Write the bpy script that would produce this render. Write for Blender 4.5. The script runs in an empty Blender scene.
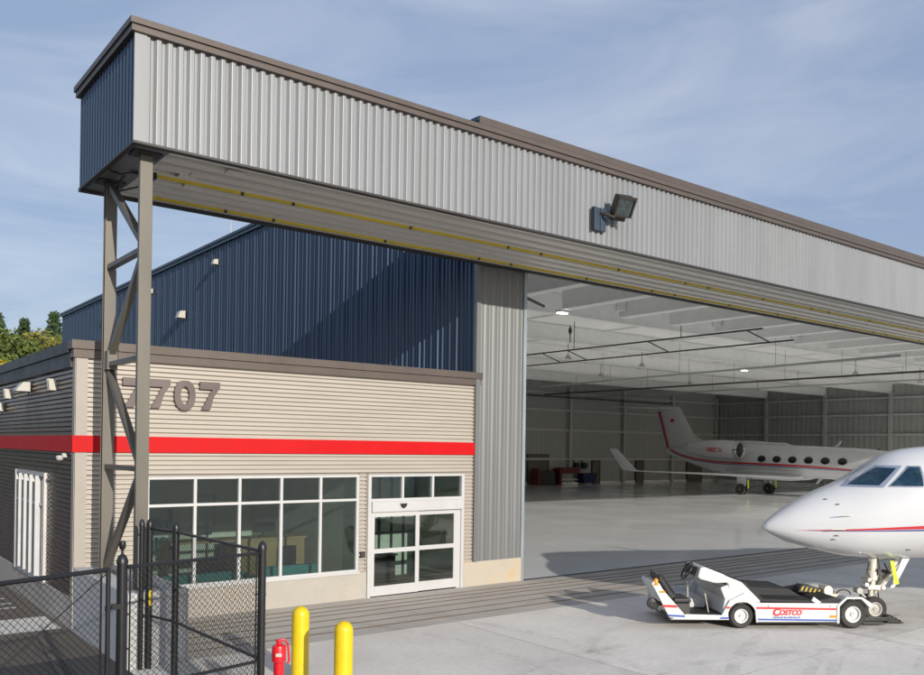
import bpy, bmesh, math, random
from mathutils import Vector, Matrix
random.seed(7)
SC = bpy.context.scene
COL = SC.collection
R = math.radians
OFF = {}

# ------------------------------------------------------------------ mesh helpers
class MB:
    def __init__(s): s.v = []; s.f = []
    def add(s, vs, fs):
        n = len(s.v); s.v += [tuple(p) for p in vs]; s.f += [tuple(i + n for i in f) for f in fs]; return s
    def box(s, x0, x1, y0, y1, z0, z1):
        if x0 > x1: x0, x1 = x1, x0
        if y0 > y1: y0, y1 = y1, y0
        if z0 > z1: z0, z1 = z1, z0
        return s.add([(x0,y0,z0),(x1,y0,z0),(x1,y1,z0),(x0,y1,z0),(x0,y0,z1),(x1,y0,z1),(x1,y1,z1),(x0,y1,z1)],
                     [(0,3,2,1),(4,5,6,7),(0,1,5,4),(1,2,6,5),(2,3,7,6),(3,0,4,7)])
    def prism(s, poly, axis, a, b):
        # poly in the two remaining axes (in xyz order), extruded from a to b along axis
        def P(p, t):
            q = list(p); q.insert(axis, t); return tuple(q)
        n = len(poly)
        vs = [P(p, a) for p in poly] + [P(p, b) for p in poly]
        fs = [tuple(range(n)), tuple(range(2*n-1, n-1, -1))] + [(i, i+n, (i+1) % n + n, (i+1) % n) for i in range(n)]
        return s.add(vs, fs)
    def beam(s, p0, p1, w, h, up=(0,0,1)):
        p0, p1 = Vector(p0), Vector(p1); d = (p1-p0).normalized(); u = Vector(up)
        a = d.cross(u)
        if a.length < 1e-4: a = d.cross(Vector((1,0,0)))
        a.normalize(); b = a.cross(d).normalized(); a *= w/2; b *= h/2
        vs = [p0-a-b, p0+a-b, p0+a+b, p0-a+b, p1-a-b, p1+a-b, p1+a+b, p1-a+b]
        return s.add(vs, [(0,3,2,1),(4,5,6,7),(0,1,5,4),(1,2,6,5),(2,3,7,6),(3,0,4,7)])
    def tube(s, pts, r, n=10, caps=True):
        pts = [Vector(p) for p in pts]; rings = []
        rr = r if isinstance(r, (list, tuple)) else [r]*len(pts)
        ref = None
        for i, p in enumerate(pts):
            d = (pts[min(i+1, len(pts)-1)] - pts[max(i-1, 0)]).normalized()
            if ref is None:
                ref = d.cross(Vector((0,0,1)))
                if ref.length < .05: ref = d.cross(Vector((1,0,0)))
            a = (ref - d*ref.dot(d)).normalized(); ref = a; b = d.cross(a)
            rings.append([p + (a*math.cos(2*math.pi*k/n) + b*math.sin(2*math.pi*k/n))*rr[i] for k in range(n)])
        return s.loft(rings, caps)
    def loft(s, rings, caps=True):
        n = len(rings[0]); vs = [p for r_ in rings for p in r_]; fs = []
        for i in range(len(rings)-1):
            for k in range(n):
                a = i*n+k; b = i*n+(k+1) % n
                fs.append((a, b, b+n, a+n))
        if caps: fs += [tuple(range(n-1, -1, -1)), tuple(range((len(rings)-1)*n, len(rings)*n))]
        return s.add(vs, fs)
    def lathe(s, prof, o, axis=(0,0,1), n=20, caps=True):
        ax = Vector(axis).normalized(); a = ax.cross(Vector((0,0,1)))
        if a.length < .05: a = Vector((1,0,0))
        a.normalize(); b = ax.cross(a); o = Vector(o)
        return s.loft([[o + ax*h + (a*math.cos(2*math.pi*k/n)+b*math.sin(2*math.pi*k/n))*max(r, 1e-4) for k in range(n)] for r, h in prof], caps)
    def grid(s, fn, nu, nv):
        vs = [fn(i/nu, j/nv) for i in range(nu+1) for j in range(nv+1)]
        fs = [(i*(nv+1)+j, (i+1)*(nv+1)+j, (i+1)*(nv+1)+j+1, i*(nv+1)+j+1) for i in range(nu) for j in range(nv)]
        return s.add(vs, fs)
    def quad(s, a, b, c, d): return s.add([a,b,c,d], [(0,1,2,3)])

def obj(name, mb, mat, parent=None, smooth=False, bevel=0, kind=None, solid=0, label=None, off=None):
    o3 = OFF.get(parent.name, Vector((0,0,0))) if parent else Vector((0,0,0))
    if off is not None: o3 = Vector(off)
    me = bpy.data.meshes.new(name)
    me.from_pydata([(p[0]-o3[0], p[1]-o3[1], p[2]-o3[2]) for p in mb.v], [], mb.f)
    bm = bmesh.new(); bm.from_mesh(me); bmesh.ops.recalc_face_normals(bm, faces=bm.faces); bm.to_mesh(me); bm.free()
    me.materials.append(mat)
    o = bpy.data.objects.new(name, me); COL.objects.link(o)
    if smooth:
        for p in me.polygons: p.use_smooth = True
        m = o.modifiers.new('es', 'EDGE_SPLIT'); m.split_angle = R(38)
    if bevel:
        m = o.modifiers.new('bv', 'BEVEL'); m.width = bevel; m.segments = 2; m.limit_method = 'ANGLE'; m.angle_limit = R(40)
    if solid:
        m = o.modifiers.new('so', 'SOLIDIFY'); m.thickness = solid; m.offset = 0
    if parent: o.parent = parent; OFF[o.name] = o3
    if off is not None and not parent: o.location = off
    if kind: o['kind'] = kind
    if label: o['label'] = label
    return o

def thing(name, label, cat, loc=(0,0,0), group=None, local=False, rot=None):
    o = bpy.data.objects.new(name, None); COL.objects.link(o); o.location = loc; o.empty_display_size = .3
    if rot: o.rotation_euler = rot
    o['label'] = label; o['category'] = cat
    if group: o['group'] = group
    OFF[o.name] = Vector((0,0,0)) if local else Vector(loc)
    return o

def tag(o, label, cat, group=None, kind=None):
    o['label'] = label; o['category'] = cat
    if group: o['group'] = group
    if kind: o['kind'] = kind
    return o

def dup(root, loc=None, label=None, skip=()):
    c = root.copy(); COL.objects.link(c)
    if loc is not None: c.location = loc
    if label: c['label'] = label
    def rec(a, b):
        for ch in a.children:
            if ch.name.split('.')[0] in skip: continue
            d = ch.copy(); COL.objects.link(d); d.parent = b; rec(ch, d)
    rec(root, c)
    return c

# ------------------------------------------------------------------ materials
def pm(name, col, rough=.6, metal=0., var=.1, scale=2., stretch=(1,1,1), bump=0., bscale=40., coat=0., spec=.5, fine=.05, fscale=60., stain=None, stain_amt=0., stain_scale=.5):
    m = bpy.data.materials.new(name); m.use_nodes = True; nt = m.node_tree; N = nt.nodes; L = nt.links
    p = N['Principled BSDF']
    p.inputs['Roughness'].default_value = rough; p.inputs['Metallic'].default_value = metal
    p.inputs['Coat Weight'].default_value = coat; p.inputs['Coat Roughness'].default_value = .05
    p.inputs['Specular IOR Level'].default_value = spec
    tc = N.new('ShaderNodeTexCoord'); mp = N.new('ShaderNodeMapping'); mp.inputs['Scale'].default_value = stretch
    L.new(tc.outputs['Object'], mp.inputs['Vector'])
    def noise(sc, det=5, rgh=.6):
        n = N.new('ShaderNodeTexNoise'); n.inputs['Scale'].default_value = sc; n.inputs['Detail'].default_value = det; n.inputs['Roughness'].default_value = rgh
        L.new(mp.outputs['Vector'], n.inputs['Vector']); return n
    def rng(n, lo, hi, a=.3, b=.7):
        r = N.new('ShaderNodeMapRange'); r.inputs['From Min'].default_value = a; r.inputs['From Max'].default_value = b
        r.inputs['To Min'].default_value = lo; r.inputs['To Max'].default_value = hi; L.new(n.outputs['Fac'], r.inputs['Value']); return r
    n1 = noise(scale); r1 = rng(n1, 1-var, 1+var)
    n2 = noise(fscale, 3); r2 = rng(n2, 1-fine, 1+fine)
    mu = N.new('ShaderNodeMath'); mu.operation = 'MULTIPLY'; L.new(r1.outputs['Result'], mu.inputs[0]); L.new(r2.outputs['Result'], mu.inputs[1])
    vm = N.new('ShaderNodeVectorMath'); vm.operation = 'SCALE'; vm.inputs[0].default_value = col[:3]; L.new(mu.outputs[0], vm.inputs['Scale'])
    out = vm.outputs['Vector']
    if stain:
        n3 = noise(stain_scale, 8, .7); r3 = rng(n3, 0, stain_amt, .5, .75)
        mx = N.new('ShaderNodeMix'); mx.data_type = 'RGBA'; L.new(r3.outputs['Result'], mx.inputs['Factor'])
        L.new(out, mx.inputs['A']); mx.inputs['B'].default_value = (*stain, 1); out = mx.outputs['Result']
    L.new(out, p.inputs['Base Color'])
    rr = rng(n1, max(0, rough-.06), min(1, rough+.06)); L.new(rr.outputs['Result'], p.inputs['Roughness'])
    if bump:
        n4 = noise(bscale, 4); b = N.new('ShaderNodeBump'); b.inputs['Strength'].default_value = bump; b.inputs['Distance'].default_value = .02
        L.new(n4.outputs['Fac'], b.inputs['Height']); L.new(b.outputs['Normal'], p.inputs['Normal'])
    return m

def glass_mat(name, tint, refl=.9, rough=.02):
    m = bpy.data.materials.new(name); m.use_nodes = True; nt = m.node_tree; N = nt.nodes; L = nt.links
    for n in list(N): N.remove(n)
    o = N.new('ShaderNodeOutputMaterial'); t = N.new('ShaderNodeBsdfTransparent'); t.inputs['Color'].default_value = (*tint, 1)
    g = N.new('ShaderNodeBsdfGlossy'); g.inputs['Roughness'].default_value = rough; g.inputs['Color'].default_value = (refl,)*3 + (1,)
    fr = N.new('ShaderNodeFresnel'); fr.inputs['IOR'].default_value = 1.6
    tc = N.new('ShaderNodeTexCoord'); n = N.new('ShaderNodeTexNoise'); n.inputs['Scale'].default_value = .7
    b = N.new('ShaderNodeBump'); b.inputs['Strength'].default_value = .04; b.inputs['Distance'].default_value = .05
    L.new(tc.outputs['Object'], n.inputs['Vector']); L.new(n.outputs['Fac'], b.inputs['Height']); L.new(b.outputs['Normal'], g.inputs['Normal'])
    mx = N.new('ShaderNodeMixShader'); L.new(fr.outputs['Fac'], mx.inputs['Fac']); L.new(t.outputs[0], mx.inputs[1]); L.new(g.outputs[0], mx.inputs[2])
    L.new(mx.outputs[0], o.inputs['Surface'])
    return m

def emis(name, col, st):
    m = bpy.data.materials.new(name); m.use_nodes = True; p = m.node_tree.nodes['Principled BSDF']
    p.inputs['Base Color'].default_value = (*col, 1); p.inputs['Emission Color'].default_value = (*col, 1); p.inputs['Emission Strength'].default_value = st
    return m

M = {}
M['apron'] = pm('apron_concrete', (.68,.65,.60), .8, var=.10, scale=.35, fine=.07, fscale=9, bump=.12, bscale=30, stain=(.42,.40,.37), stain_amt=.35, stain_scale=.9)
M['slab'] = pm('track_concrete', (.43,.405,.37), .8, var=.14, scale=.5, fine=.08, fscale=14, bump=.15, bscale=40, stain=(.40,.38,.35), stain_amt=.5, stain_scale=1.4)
M['asphalt'] = pm('asphalt', (.125,.105,.085), .9, var=.15, scale=.6, fine=.35, fscale=70, bump=.4, bscale=90)
M['asphalt_dark'] = pm('dark_asphalt', (.045,.043,.042), .85, var=.15, scale=.8, fine=.4, fscale=70, bump=.4, bscale=90)
M['grass'] = pm('grass_ground', (.06,.085,.03), .9, var=.3, scale=.05, fine=.3, fscale=2)
M['white_paint'] = pm('white_road_paint', (.62,.60,.56), .7, var=.1, scale=3, fine=.12, fscale=40)
M['seal'] = pm('dark_seal', (.03,.03,.035), .5)
M['rust'] = pm('rusty_rail', (.24,.155,.10), .75, var=.25, scale=4, fine=.1)
M['railsteel'] = pm('rail_steel', (.30,.29,.27), .5, .4, var=.15)
M['epoxy'] = pm('epoxy_floor', (.90,.92,.94), .08, var=.03, scale=.25, fine=.01, fscale=4, spec=.28, coat=.0)
M['cream'] = pm('cream_siding', (.425,.39,.34), .42, .15, var=.04, scale=1.2, stretch=(.4,.4,3), fine=.02)
M['cream_trim'] = pm('cream_trim', (.34,.31,.275), .45, .1, var=.03)
M['bronze'] = pm('bronze_siding', (.115,.080,.064), .30, .4, var=.10, scale=1.5, fine=.03)
M['shaded_cap'] = pm('shaded_side_cap', (.030,.034,.036), .5, .1, var=.08)  # the brown cap's shaded side, with the shade put into the colour
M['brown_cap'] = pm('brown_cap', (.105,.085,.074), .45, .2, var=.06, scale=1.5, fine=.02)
M['red'] = pm('red_band', (.50,.001,.003), .55, var=.04, fine=.02, spec=.25)
M['silver'] = pm('silver_siding', (.25,.262,.275), .46, .2, var=.07, scale=.8, stretch=(1,1,.15), fine=.03, fscale=30, stain=(.22,.215,.20), stain_amt=.5, stain_scale=1.1)
M['greypanel'] = pm('grey_siding', (.185,.19,.19), .42, .3, var=.06, scale=.8, stretch=(1,1,.15), fine=.02)
M['blue'] = pm('blue_siding', (.040,.068,.115), .33, .35, var=.08, scale=.6, stretch=(1,1,.2), fine=.02)
M['darkblue'] = pm('bracket_blue', (.035,.055,.085), .5, .1)
M['bluecap'] = pm('blue_cap', (.035,.07,.11), .4, .2, var=.05)
M['soffit'] = pm('soffit_panel', (.72,.69,.63), .5, .2, var=.06, scale=.6, stretch=(.15,1,1), fine=.02)
M['darkmetal'] = pm('dark_metal', (.05,.047,.045), .5, .3)
M['yellow_rail'] = pm('yellow_rail', (.62,.47,.03), .5, var=.12, scale=1.2, fine=.03)
M['black'] = pm('black_plastic', (.018,.018,.02), .4)
M['rubber'] = pm('rubber', (.035,.032,.03), .75, var=.12, scale=8)
M['galv'] = pm('galvanised_steel', (.42,.47,.50), .38, .6, var=.10, scale=2, stretch=(1,1,.3), fine=.04)
M['tower'] = pm('tower_paint', (.135,.125,.105), .45, .3, var=.10, scale=1.2, stretch=(1,1,.4), fine=.03)
M['base'] = pm('base_concrete', (.38,.355,.315), .85, var=.07, scale=1.2, fine=.06, fscale=22, bump=.15, bscale=30, stain=(.42,.31,.17), stain_amt=.28, stain_scale=1.6)
M['base_stain'] = pm('stained_concrete', (.43,.39,.32), .85, var=.08, scale=1.2, fine=.06, fscale=22, bump=.15, stain=(.48,.33,.14), stain_amt=.75, stain_scale=1.2)
M['plinth'] = pm('plinth_concrete', (.47,.47,.465), .85, var=.06, scale=1.5, fine=.06, fscale=25, bump=.2, bscale=30)
M['alu'] = pm('white_aluminium', (.54,.54,.54), .35, .15, var=.02, fine=.01)
M['glass'] = glass_mat('tinted_window_glass', (.70,.78,.76))
M['glass_door'] = glass_mat('door_glass', (.78,.82,.80))
M['white_in'] = pm('white_liner', (.86,.87,.85), .5, var=.05, scale=.4, fine=.02)
M['steel_w'] = pm('white_steel', (.84,.85,.83), .45, var=.05, fine=.02)
M['col_in'] = pm('interior_column_paint', (.52,.54,.53), .5, var=.05)
M['wall_in'] = pm('interior_wall', (.36,.38,.365), .6, var=.06, scale=.5, stretch=(1,1,.2), fine=.02)
M['door_br'] = pm('brown_steel_door', (.14,.12,.10), .5, var=.08)
M['pipe_dark'] = pm('dark_pipe', (.035,.035,.035), .5)
M['lamp'] = emis('lamp_on', (1,.97,.85), 9.)
M['jet'] = pm('jet_white_paint', (.60,.61,.625), .22, var=.015, scale=.7, fine=.004, coat=.6)
M['seam'] = pm('panel_gap', (.62,.63,.64), .5)
M['jetmetal'] = pm('polished_metal', (.62,.62,.64), .22, .9, var=.05)
M['jred'] = pm('jet_red_stripe', (.55,.02,.03), .3, coat=.5, var=.02)
M['jblue'] = pm('jet_blue_stripe', (.03,.06,.28), .3, coat=.5, var=.02)
M['wsframe'] = pm('windshield_frame', (.42,.46,.56), .3, .6, var=.05)
M['cockpit'] = pm('cockpit_glass', (.008,.03,.055), .06, var=.5, scale=3.5, spec=.45, coat=.0, stain=(.05,.13,.16), stain_amt=.8, stain_scale=4)
M['winblack'] = pm('dark_glass', (.015,.017,.02), .12, coat=.5)
M['gearmetal'] = pm('gear_metal', (.72,.68,.58), .35, .3, var=.15, scale=15)
M['neon'] = pm('neon_streamer', (.72,.90,.02), .6)
M['tugw'] = pm('tug_white_paint', (.60,.61,.60), .35, var=.04, scale=3, coat=.3, stain=(.45,.43,.38), stain_amt=.18, stain_scale=6)
M['tugdeck'] = pm('black_grip_deck', (.022,.022,.024), .7, var=.2, scale=6, bump=.3, bscale=60)
M['tred'] = pm('tug_red_stripe', (.75,.02,.03), .4)
M['tblue'] = pm('tug_blue_stripe', (.02,.08,.38), .4)
M['amber'] = pm('amber_lens', (.85,.28,.01), .25, coat=.5)
M['yellow'] = pm('bollard_yellow', (.72,.52,.005), .42, var=.05, scale=4, fine=.04, coat=.15, stain=(.35,.25,.08), stain_amt=.25, stain_scale=7)
M['hyred'] = pm('hydrant_red', (.68,.01,.02), .35, var=.05, coat=.3)
M['vinyl'] = pm('black_vinyl_coat', (.012,.013,.015), .38, var=.1)
M['wire'] = pm('black_vinyl_wire', (.006,.007,.008), .45)
M['teal'] = pm('teal_fabric', (.045,.19,.20), .8, var=.1, scale=5)
M['wood'] = pm('oak_veneer', (.36,.22,.11), .5, var=.15, scale=2, stretch=(1,1,8))
M['room'] = pm('room_paint', (.60,.57,.50), .8)
M['roomfloor'] = pm('carpet_tile', (.16,.145,.13), .9)
M['fixture'] = pm('fixture_beige', (.46,.445,.40), .5)
M['cabred'] = pm('cabinet_red', (.11,.008,.010), .4)
M['binblue'] = pm('bin_blue', (.006,.010,.07), .45)
M['flood'] = pm('floodlight_housing', (.045,.038,.033), .5, .3)
M['floodglass'] = pm('flood_lens', (.04,.06,.06), .08, .4, var=.5, scale=9, coat=1)
M['numb'] = pm('bronze_numerals', (.13,.105,.10), .45, .3)
M['plaster'] = pm('house_wall', (.55,.42,.38), .8)

def slab_tone(m, size, amt):
    nt = m.node_tree; N = nt.nodes; L = nt.links; p = N['Principled BSDF']; src = p.inputs['Base Color'].links[0].from_socket
    g = N.new('ShaderNodeNewGeometry'); a = N.new('ShaderNodeVectorMath'); a.operation = 'ADD'; a.inputs[1].default_value = (5.0+61, 9.6+61, 0); L.new(g.outputs['Position'], a.inputs[0])
    d = N.new('ShaderNodeVectorMath'); d.operation = 'DIVIDE'; d.inputs[1].default_value = (size, size, 1e6); L.new(a.outputs[0], d.inputs[0])
    fl = N.new('ShaderNodeVectorMath'); fl.operation = 'FLOOR'; L.new(d.outputs[0], fl.inputs[0])
    w = N.new('ShaderNodeTexWhiteNoise'); w.noise_dimensions = '3D'; L.new(fl.outputs[0], w.inputs['Vector'])
    r = N.new('ShaderNodeMapRange'); r.inputs['To Min'].default_value = 1-amt; r.inputs['To Max'].default_value = 1+amt*.6; L.new(w.outputs['Value'], r.inputs['Value'])
    v = N.new('ShaderNodeVectorMath'); v.operation = 'SCALE'; L.new(src, v.inputs[0]); L.new(r.outputs['Result'], v.inputs['Scale']); L.new(v.outputs[0], p.inputs['Base Color'])
slab_tone(M['apron'], 6.1, .09)
tm = bpy.data.materials.new('tyre_mark'); tm.use_nodes = True
_n = tm.node_tree.nodes; _l = tm.node_tree.links; _p = _n['Principled BSDF']; _p.inputs['Base Color'].default_value = (.10,.095,.09,1); _p.inputs['Roughness'].default_value = .8
_c = _n.new('ShaderNodeTexCoord'); _z = _n.new('ShaderNodeTexNoise'); _z.inputs['Scale'].default_value = 1.6; _z.inputs['Detail'].default_value = 8; _z.inputs['Roughness'].default_value = .75; _l.new(_c.outputs['Object'], _z.inputs['Vector'])
_r = _n.new('ShaderNodeMapRange'); _r.inputs['From Min'].default_value = .45; _r.inputs['From Max'].default_value = .75; _r.inputs['To Max'].default_value = .20; _l.new(_z.outputs['Fac'], _r.inputs['Value']); _l.new(_r.outputs['Result'], _p.inputs['Alpha'])
# ------------------------------------------------------------------ ground and setting
def sheet(name, x0, x1, y0, y1, z, mat):
    o = obj(name, MB().quad((x0,y0,z),(x1,y0,z),(x1,y1,z),(x0,y1,z)), mat); o['kind'] = 'structure'; return o
sheet('ground', -900, 900, -900, 900, -.06, M['grass'])
sheet('apron', -11.84, 130, -110, .0, 0, M['apron'])
sheet('road', -70, -11.84, -110, 60, 0, M['asphalt'])
sheet('dark_road_area', -70, -11.845, -60, -2.28, .004, M['asphalt_dark'])  # darker asphalt colour laid over the near part of the road
mk = MB().quad((-40,.38,.004),(-11.95,.38,.004),(-11.95,1.85,.004),(-40,1.85,.004))
for y0, a in ((3.17,0),(3.75,.1),(4.55,-.15)):
    mk.quad((-40,y0+.9+a,.004),(-12.25,y0+a*.2,.004),(-12.25,y0+.12+a*.2,.004),(-40,y0+1.02+a,.004))
obj('road_marking', mk, M['white_paint'], kind='structure')
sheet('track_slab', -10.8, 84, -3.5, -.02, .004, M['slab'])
sheet('hangar_floor', -1.6, 72.8, .0, 46.2, .006, M['epoxy'])
jt = MB()
for x in (-5.0, 1.1, 7.2, 13.3, 19.4, 25.5):
    jt.box(x-.006, x+.006, -60, -3.52, 0, .003)
for y in (-9.6, -15.7, -21.8, -27.9):
    jt.box(-11.8, 90, y-.006, y+.006, 0, .0035)
obj('apron_joint', jt, pm('joint_sealant', (.36,.345,.32), .8, var=.3, scale=2), kind='structure')

def ribs_profile(a, b, pitch, depth, fr=(.35,.08,.42,.15), ph=None):
    """list of (t, d) from a to b; fr is (out, slope, in, slope) or a list of (fraction, depth) knots"""
    kn = list(fr) if isinstance(fr[0], tuple) else [(0,0),(fr[0],0),(fr[0]+fr[1],1),(fr[0]+fr[1]+fr[2],1)]
    t0 = a if ph is None else ph
    def dep(t):
        u = ((t-t0)/pitch) % 1.0; kk = kn+[(1.0, kn[0][1])]
        for p, q in zip(kk, kk[1:]):
            if u <= q[0]: return p[1]+(q[1]-p[1])*(u-p[0])/max(1e-6, q[0]-p[0])
        return 0
    k = math.floor((a-t0)/pitch); t = t0+k*pitch; pts = [(a, dep(a+1e-6)*depth)]
    while t < b:
        for tt, dd in kn:
            if a+1e-5 < t+tt*pitch < b-1e-5: pts.append((t+tt*pitch, dd*depth))
        t += pitch
    pts.append((b, dep(b-1e-6)*depth)); return pts

tmk = MB()
def arcm(cx, cy, r, a0, a1, w_, zz):
    def fn(u, v):
        a = R(a0+(a1-a0)*u); q = r+(v-.5)*w_; return (cx+q*math.cos(a), cy+q*math.sin(a), zz)
    tmk.grid(fn, 40, 1)
for k, (cx, cy, r, a0, a1) in enumerate(((-4,-16,9,40,150),(-4,-16,7.3,35,150),(3,-20,12.5,60,140),(3,-20,10.9,60,140),(-14,-6,8,-60,30),(-14,-6,9.6,-60,30),(10,-2,9,190,280),(10,-2,10.6,190,280),(-2,-9,3.2,0,360),(6,-30,20,80,150),(6,-30,21.6,80,150))):
    arcm(cx, cy, r, a0, a1, .24, .0045+.0004*k)
obj('tyre_mark', tmk, tm, kind='structure')
def siding(mb, plane, val, sgn, a, b, c, d, vertical=True, pitch=.27, depth=.035, fr=(.35,.1,.42,.13)):
    """plane 'y': wall at y=val facing sgn; a..b is the horizontal range, c..d the z range"""
    pr = ribs_profile(a, b, pitch, depth, fr) if vertical else ribs_profile(c, d, pitch, depth, fr, .66)
    vs = []; fs = []
    for t, dep in pr:
        o = val - sgn*dep
        for e in ((c, d) if vertical else (a, b)):
            h, z = (t, e) if vertical else (e, t)
            vs.append((h, o, z) if plane == 'y' else (o, h, z))
    for i in range(len(pr)-1):
        fs.append((2*i, 2*i+2, 2*i+3, 2*i+1))
    mb.add(vs, fs); return mb

# ------------------------------------------------------------------ hangar
SZ = 8.68       # soffit height
XE = 84.0
hg = thing('aircraft_hangar', 'large blue and silver metal aircraft hangar with long door header and open front', 'hangar', (-1.73, 0, 0))
# blue side wall
w = MB(); siding(w, 'x', -1.73, -1, 0.02, 46.32, 5.4, 12.36, pitch=.9, depth=.06, fr=[(0,0),(.04,0),(.07,1),(.15,1),(.18,.55),(.22,.55),(.25,1),(.34,1),(.37,.3),(.41,.3),(.44,1),(.54,1),(.57,.55),(.61,.55),(.64,1),(.73,1),(.76,.3),(.80,.3),(.83,1),(.96,1)]); obj('wall', w, M['blue'], hg, label='blue ribbed side wall')
w = MB().box(-1.655, -1.60, .05, 46.32, 0, 12.5); obj('wall', w, M['blue'], hg, label='backing of blue side wall')
w = MB().box(-1.80, -1.60, -.04, 46.4, 12.36, 12.50).box(-1.85, -1.58, -.06, 46.45, 12.50, 12.61); obj('roof_cap', w, M['bluecap'], hg)
w = MB(); siding(w, 'y', -.03, -1, -1.73, -.10, .66, SZ+.3, pitch=.29, depth=.035, fr=(.18,.08,.24,.08)); siding(w, 'y', -.025, -1, -1.73, -.10, .66, SZ+.3, pitch=.145, depth=.012)
obj('wall', w, M['greypanel'], hg, label='grey ribbed front panel beside the door opening')
obj('wall', MB().box(-1.60, -.06, .04, .25, .66, SZ+.3), M['greypanel'], hg, label='backing of grey front panel')
obj('concrete_base', MB().box(-2.115, -.055, -.05, .25, 0, .66), M['base_stain'], hg, bevel=.01)
obj('door_jamb', MB().box(-.054, .012, -.06, .32, .0, SZ-.005).box(-.10, -.054, -.065, -.03, .66, SZ-.005), M['galv'], hg)
obj('corner_trim', MB().box(-1.80, -1.66, -.075, -.035, .66, SZ-.005).box(-1.80, -1.735, -.035, .05, 5.75, SZ-.005), M['greypanel'], hg)
# far jamb, right, back walls
obj('wall', MB().box(71.2, 72.9, .0, .3, 0, 12.3), M['greypanel'], hg, label='front panel at the far end of the opening')
w = MB(); siding(w, 'y', 46.1, -1, -1.6, 72.75, 0, 10.9, pitch=.6, depth=.03); w.box(-1.59, 73, 46.14, 46.3, 0, 12.2); obj('wall', w, M['wall_in'], hg, label='dim ribbed back wall inside')
w = MB(); siding(w, 'x', 72.8, -1, .3, 46.1, 0, 10.9, pitch=.6, depth=.03); w.box(72.84, 73.0, .3, 46.3, 0, 12.4); obj('wall', w, M['wall_in'], hg, label='dim ribbed side wall inside')
obj('ceiling', MB().box(-1.6, 72.9, .2, 46.2, 10.8, 10.9), M['white_in'], hg)
obj('roof', MB().box(-1.59, 73, .3, 46.3, 12.2, 12.36), M['bluecap'], hg)
# parapet above the header
obj('parapet', MB().box(-1.73, 72.95, .0, .22, SZ+1.0, 12.2).box(-1.76, 73, -.03, .20, 11.85, 12.14).box(-1.79, 73, -.06, .20, 12.14, 12.42).box(-1.82, 73.05, -.10, .24, 12.42, 12.62), M['brown_cap'], hg)
# interior frames
colbm = MB().box(-.2,.2,-.02,.02,0,10.0).box(-.2,-.17,-.16,.16,0,10.0).box(.17,.2,-.16,.16,0,10.0)
def col(x, y, rz):
    m = MB(); c_, s_ = math.cos(rz), math.sin(rz)
    m.add([(x+p[0]*c_-p[1]*s_, y+p[0]*s_+p[1]*c_, p[2]) for p in colbm.v], colbm.f)
    obj('column', m, M['col_in'], hg)
for k in range(9): col(6.0+8.3*k, 45.85, R(90))
FY = (3.2, 10.35, 17.5, 24.65, 31.8, 39.0)
for y in FY: col(72.55, y, 0)
for y in FY[1:]:
    obj('roof_frame', MB().box(-1.5, 72.7, y-.02, y+.02, 9.88, 10.75).box(-1.5, 72.7, y-.16, y+.16, 9.85, 9.88).box(-1.5, 72.7, y-.16, y+.16, 10.75, 10.78), M['steel_w'], hg)
for z in (2.6, 5.6, 7.65, 9.4):
    obj('girt', MB().box(-1.5, 72.6, 45.80, 46.02, z-.1, z+.1).box(72.55, 72.76, .4, 45.8, z-.1, z+.1), M['col_in'], hg)
for k in range(4):
    y0, y1 = 10.4+7.15*k, 17.5+7.15*k
    m = MB(); m.tube([(72.5,y0,5.7),(72.5,y1,9.3)], .015, 5).tube([(72.5,y0,9.3),(72.5,y1,5.7)], .015, 5); obj('wall_brace', m, M['wall_in'], hg)
for k in range(21):
    x = 2.15+3.45*k
    if x > 72: break
    obj('door_girder', MB().box(x-.25, x+.25, .25, 7.55, 9.5, 10.35), M['steel_w'], hg, bevel=.01)
    if k % 2: obj('girder_bracket', MB().box(x-.5, x-.28, 7.1, 7.45, 9.75, 10.3).box(x-.45,x+.3,7.56,7.6,9.8,10.2).tube([(x-.9,6.8,9.9),(x-.3,7.3,10.1)], .03, 6), M['steel_w'], hg)
for k in range(11):
    x = 2.0+6.6*k
    obj('roof_strut', MB().box(x-.03, x+.03, 8, 46, 10.70, 10.8), M['steel_w'], hg)
for x0, x1, h in ((41.8,44.6,3.0),(51.1,52.2,2.4),(58.1,59.3,2.4),(67.2,69.9,2.9)):
    d = obj('door', MB().box(x0, x1, 45.98, 46.06, .02, h), M['door_br'], hg)
    obj('door_frame', MB().box(x0-.08, x0, 45.94, 46.07, 0, h+.08).box(x1, x1+.08, 45.94, 46.07, 0, h+.08).box(x0, x1, 45.94, 46.07, h, h+.08), M['darkmetal'], d)
obj('base_strip', MB().box(-1.5, 72.6, 45.99, 46.07, .02, .22).box(72.7, 72.78, .4, 45.9, .02, .22), M['white_in'], hg)
obj('floor_seal', MB().box(0.02, 71.2, -.06, .05, .0, .02), M['seal'], hg)

# door header box
hd = obj('door_header', MB().box(-11.78, XE, -3.50, -.16, SZ+.12, 10.42), M['greypanel'], hg)
w = MB(); siding(w, 'y', -3.58, -1, -11.67, XE, SZ+.02, 10.47, pitch=.186, depth=.055, fr=[(0,0),(.30,0),(.46,1),(.70,1),(.94,.05)])
w.box(-11.87, -11.67, -3.60, -3.56, SZ+.02, 10.47); obj('header_cladding', w, M['silver'], hd)
w = MB(); siding(w, 'x', -11.86, -1, -3.56, -.12, SZ+.02, 10.47, pitch=.186, depth=.055, fr=[(0,0),(.30,0),(.46,1),(.70,1),(.94,.05)]); w.box(-11.8, XE, -.14, -.12, SZ+.02, 10.47); obj('end_cladding', w, M['blue'], hd, label='blue end and rear face of the header')
obj('header_cap', MB().box(-11.93, XE, -3.65, -.06, 10.47, 10.58).box(-11.96, XE, -3.69, -.02, 10.58, 10.68), M['brown_cap'], hd)
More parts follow.
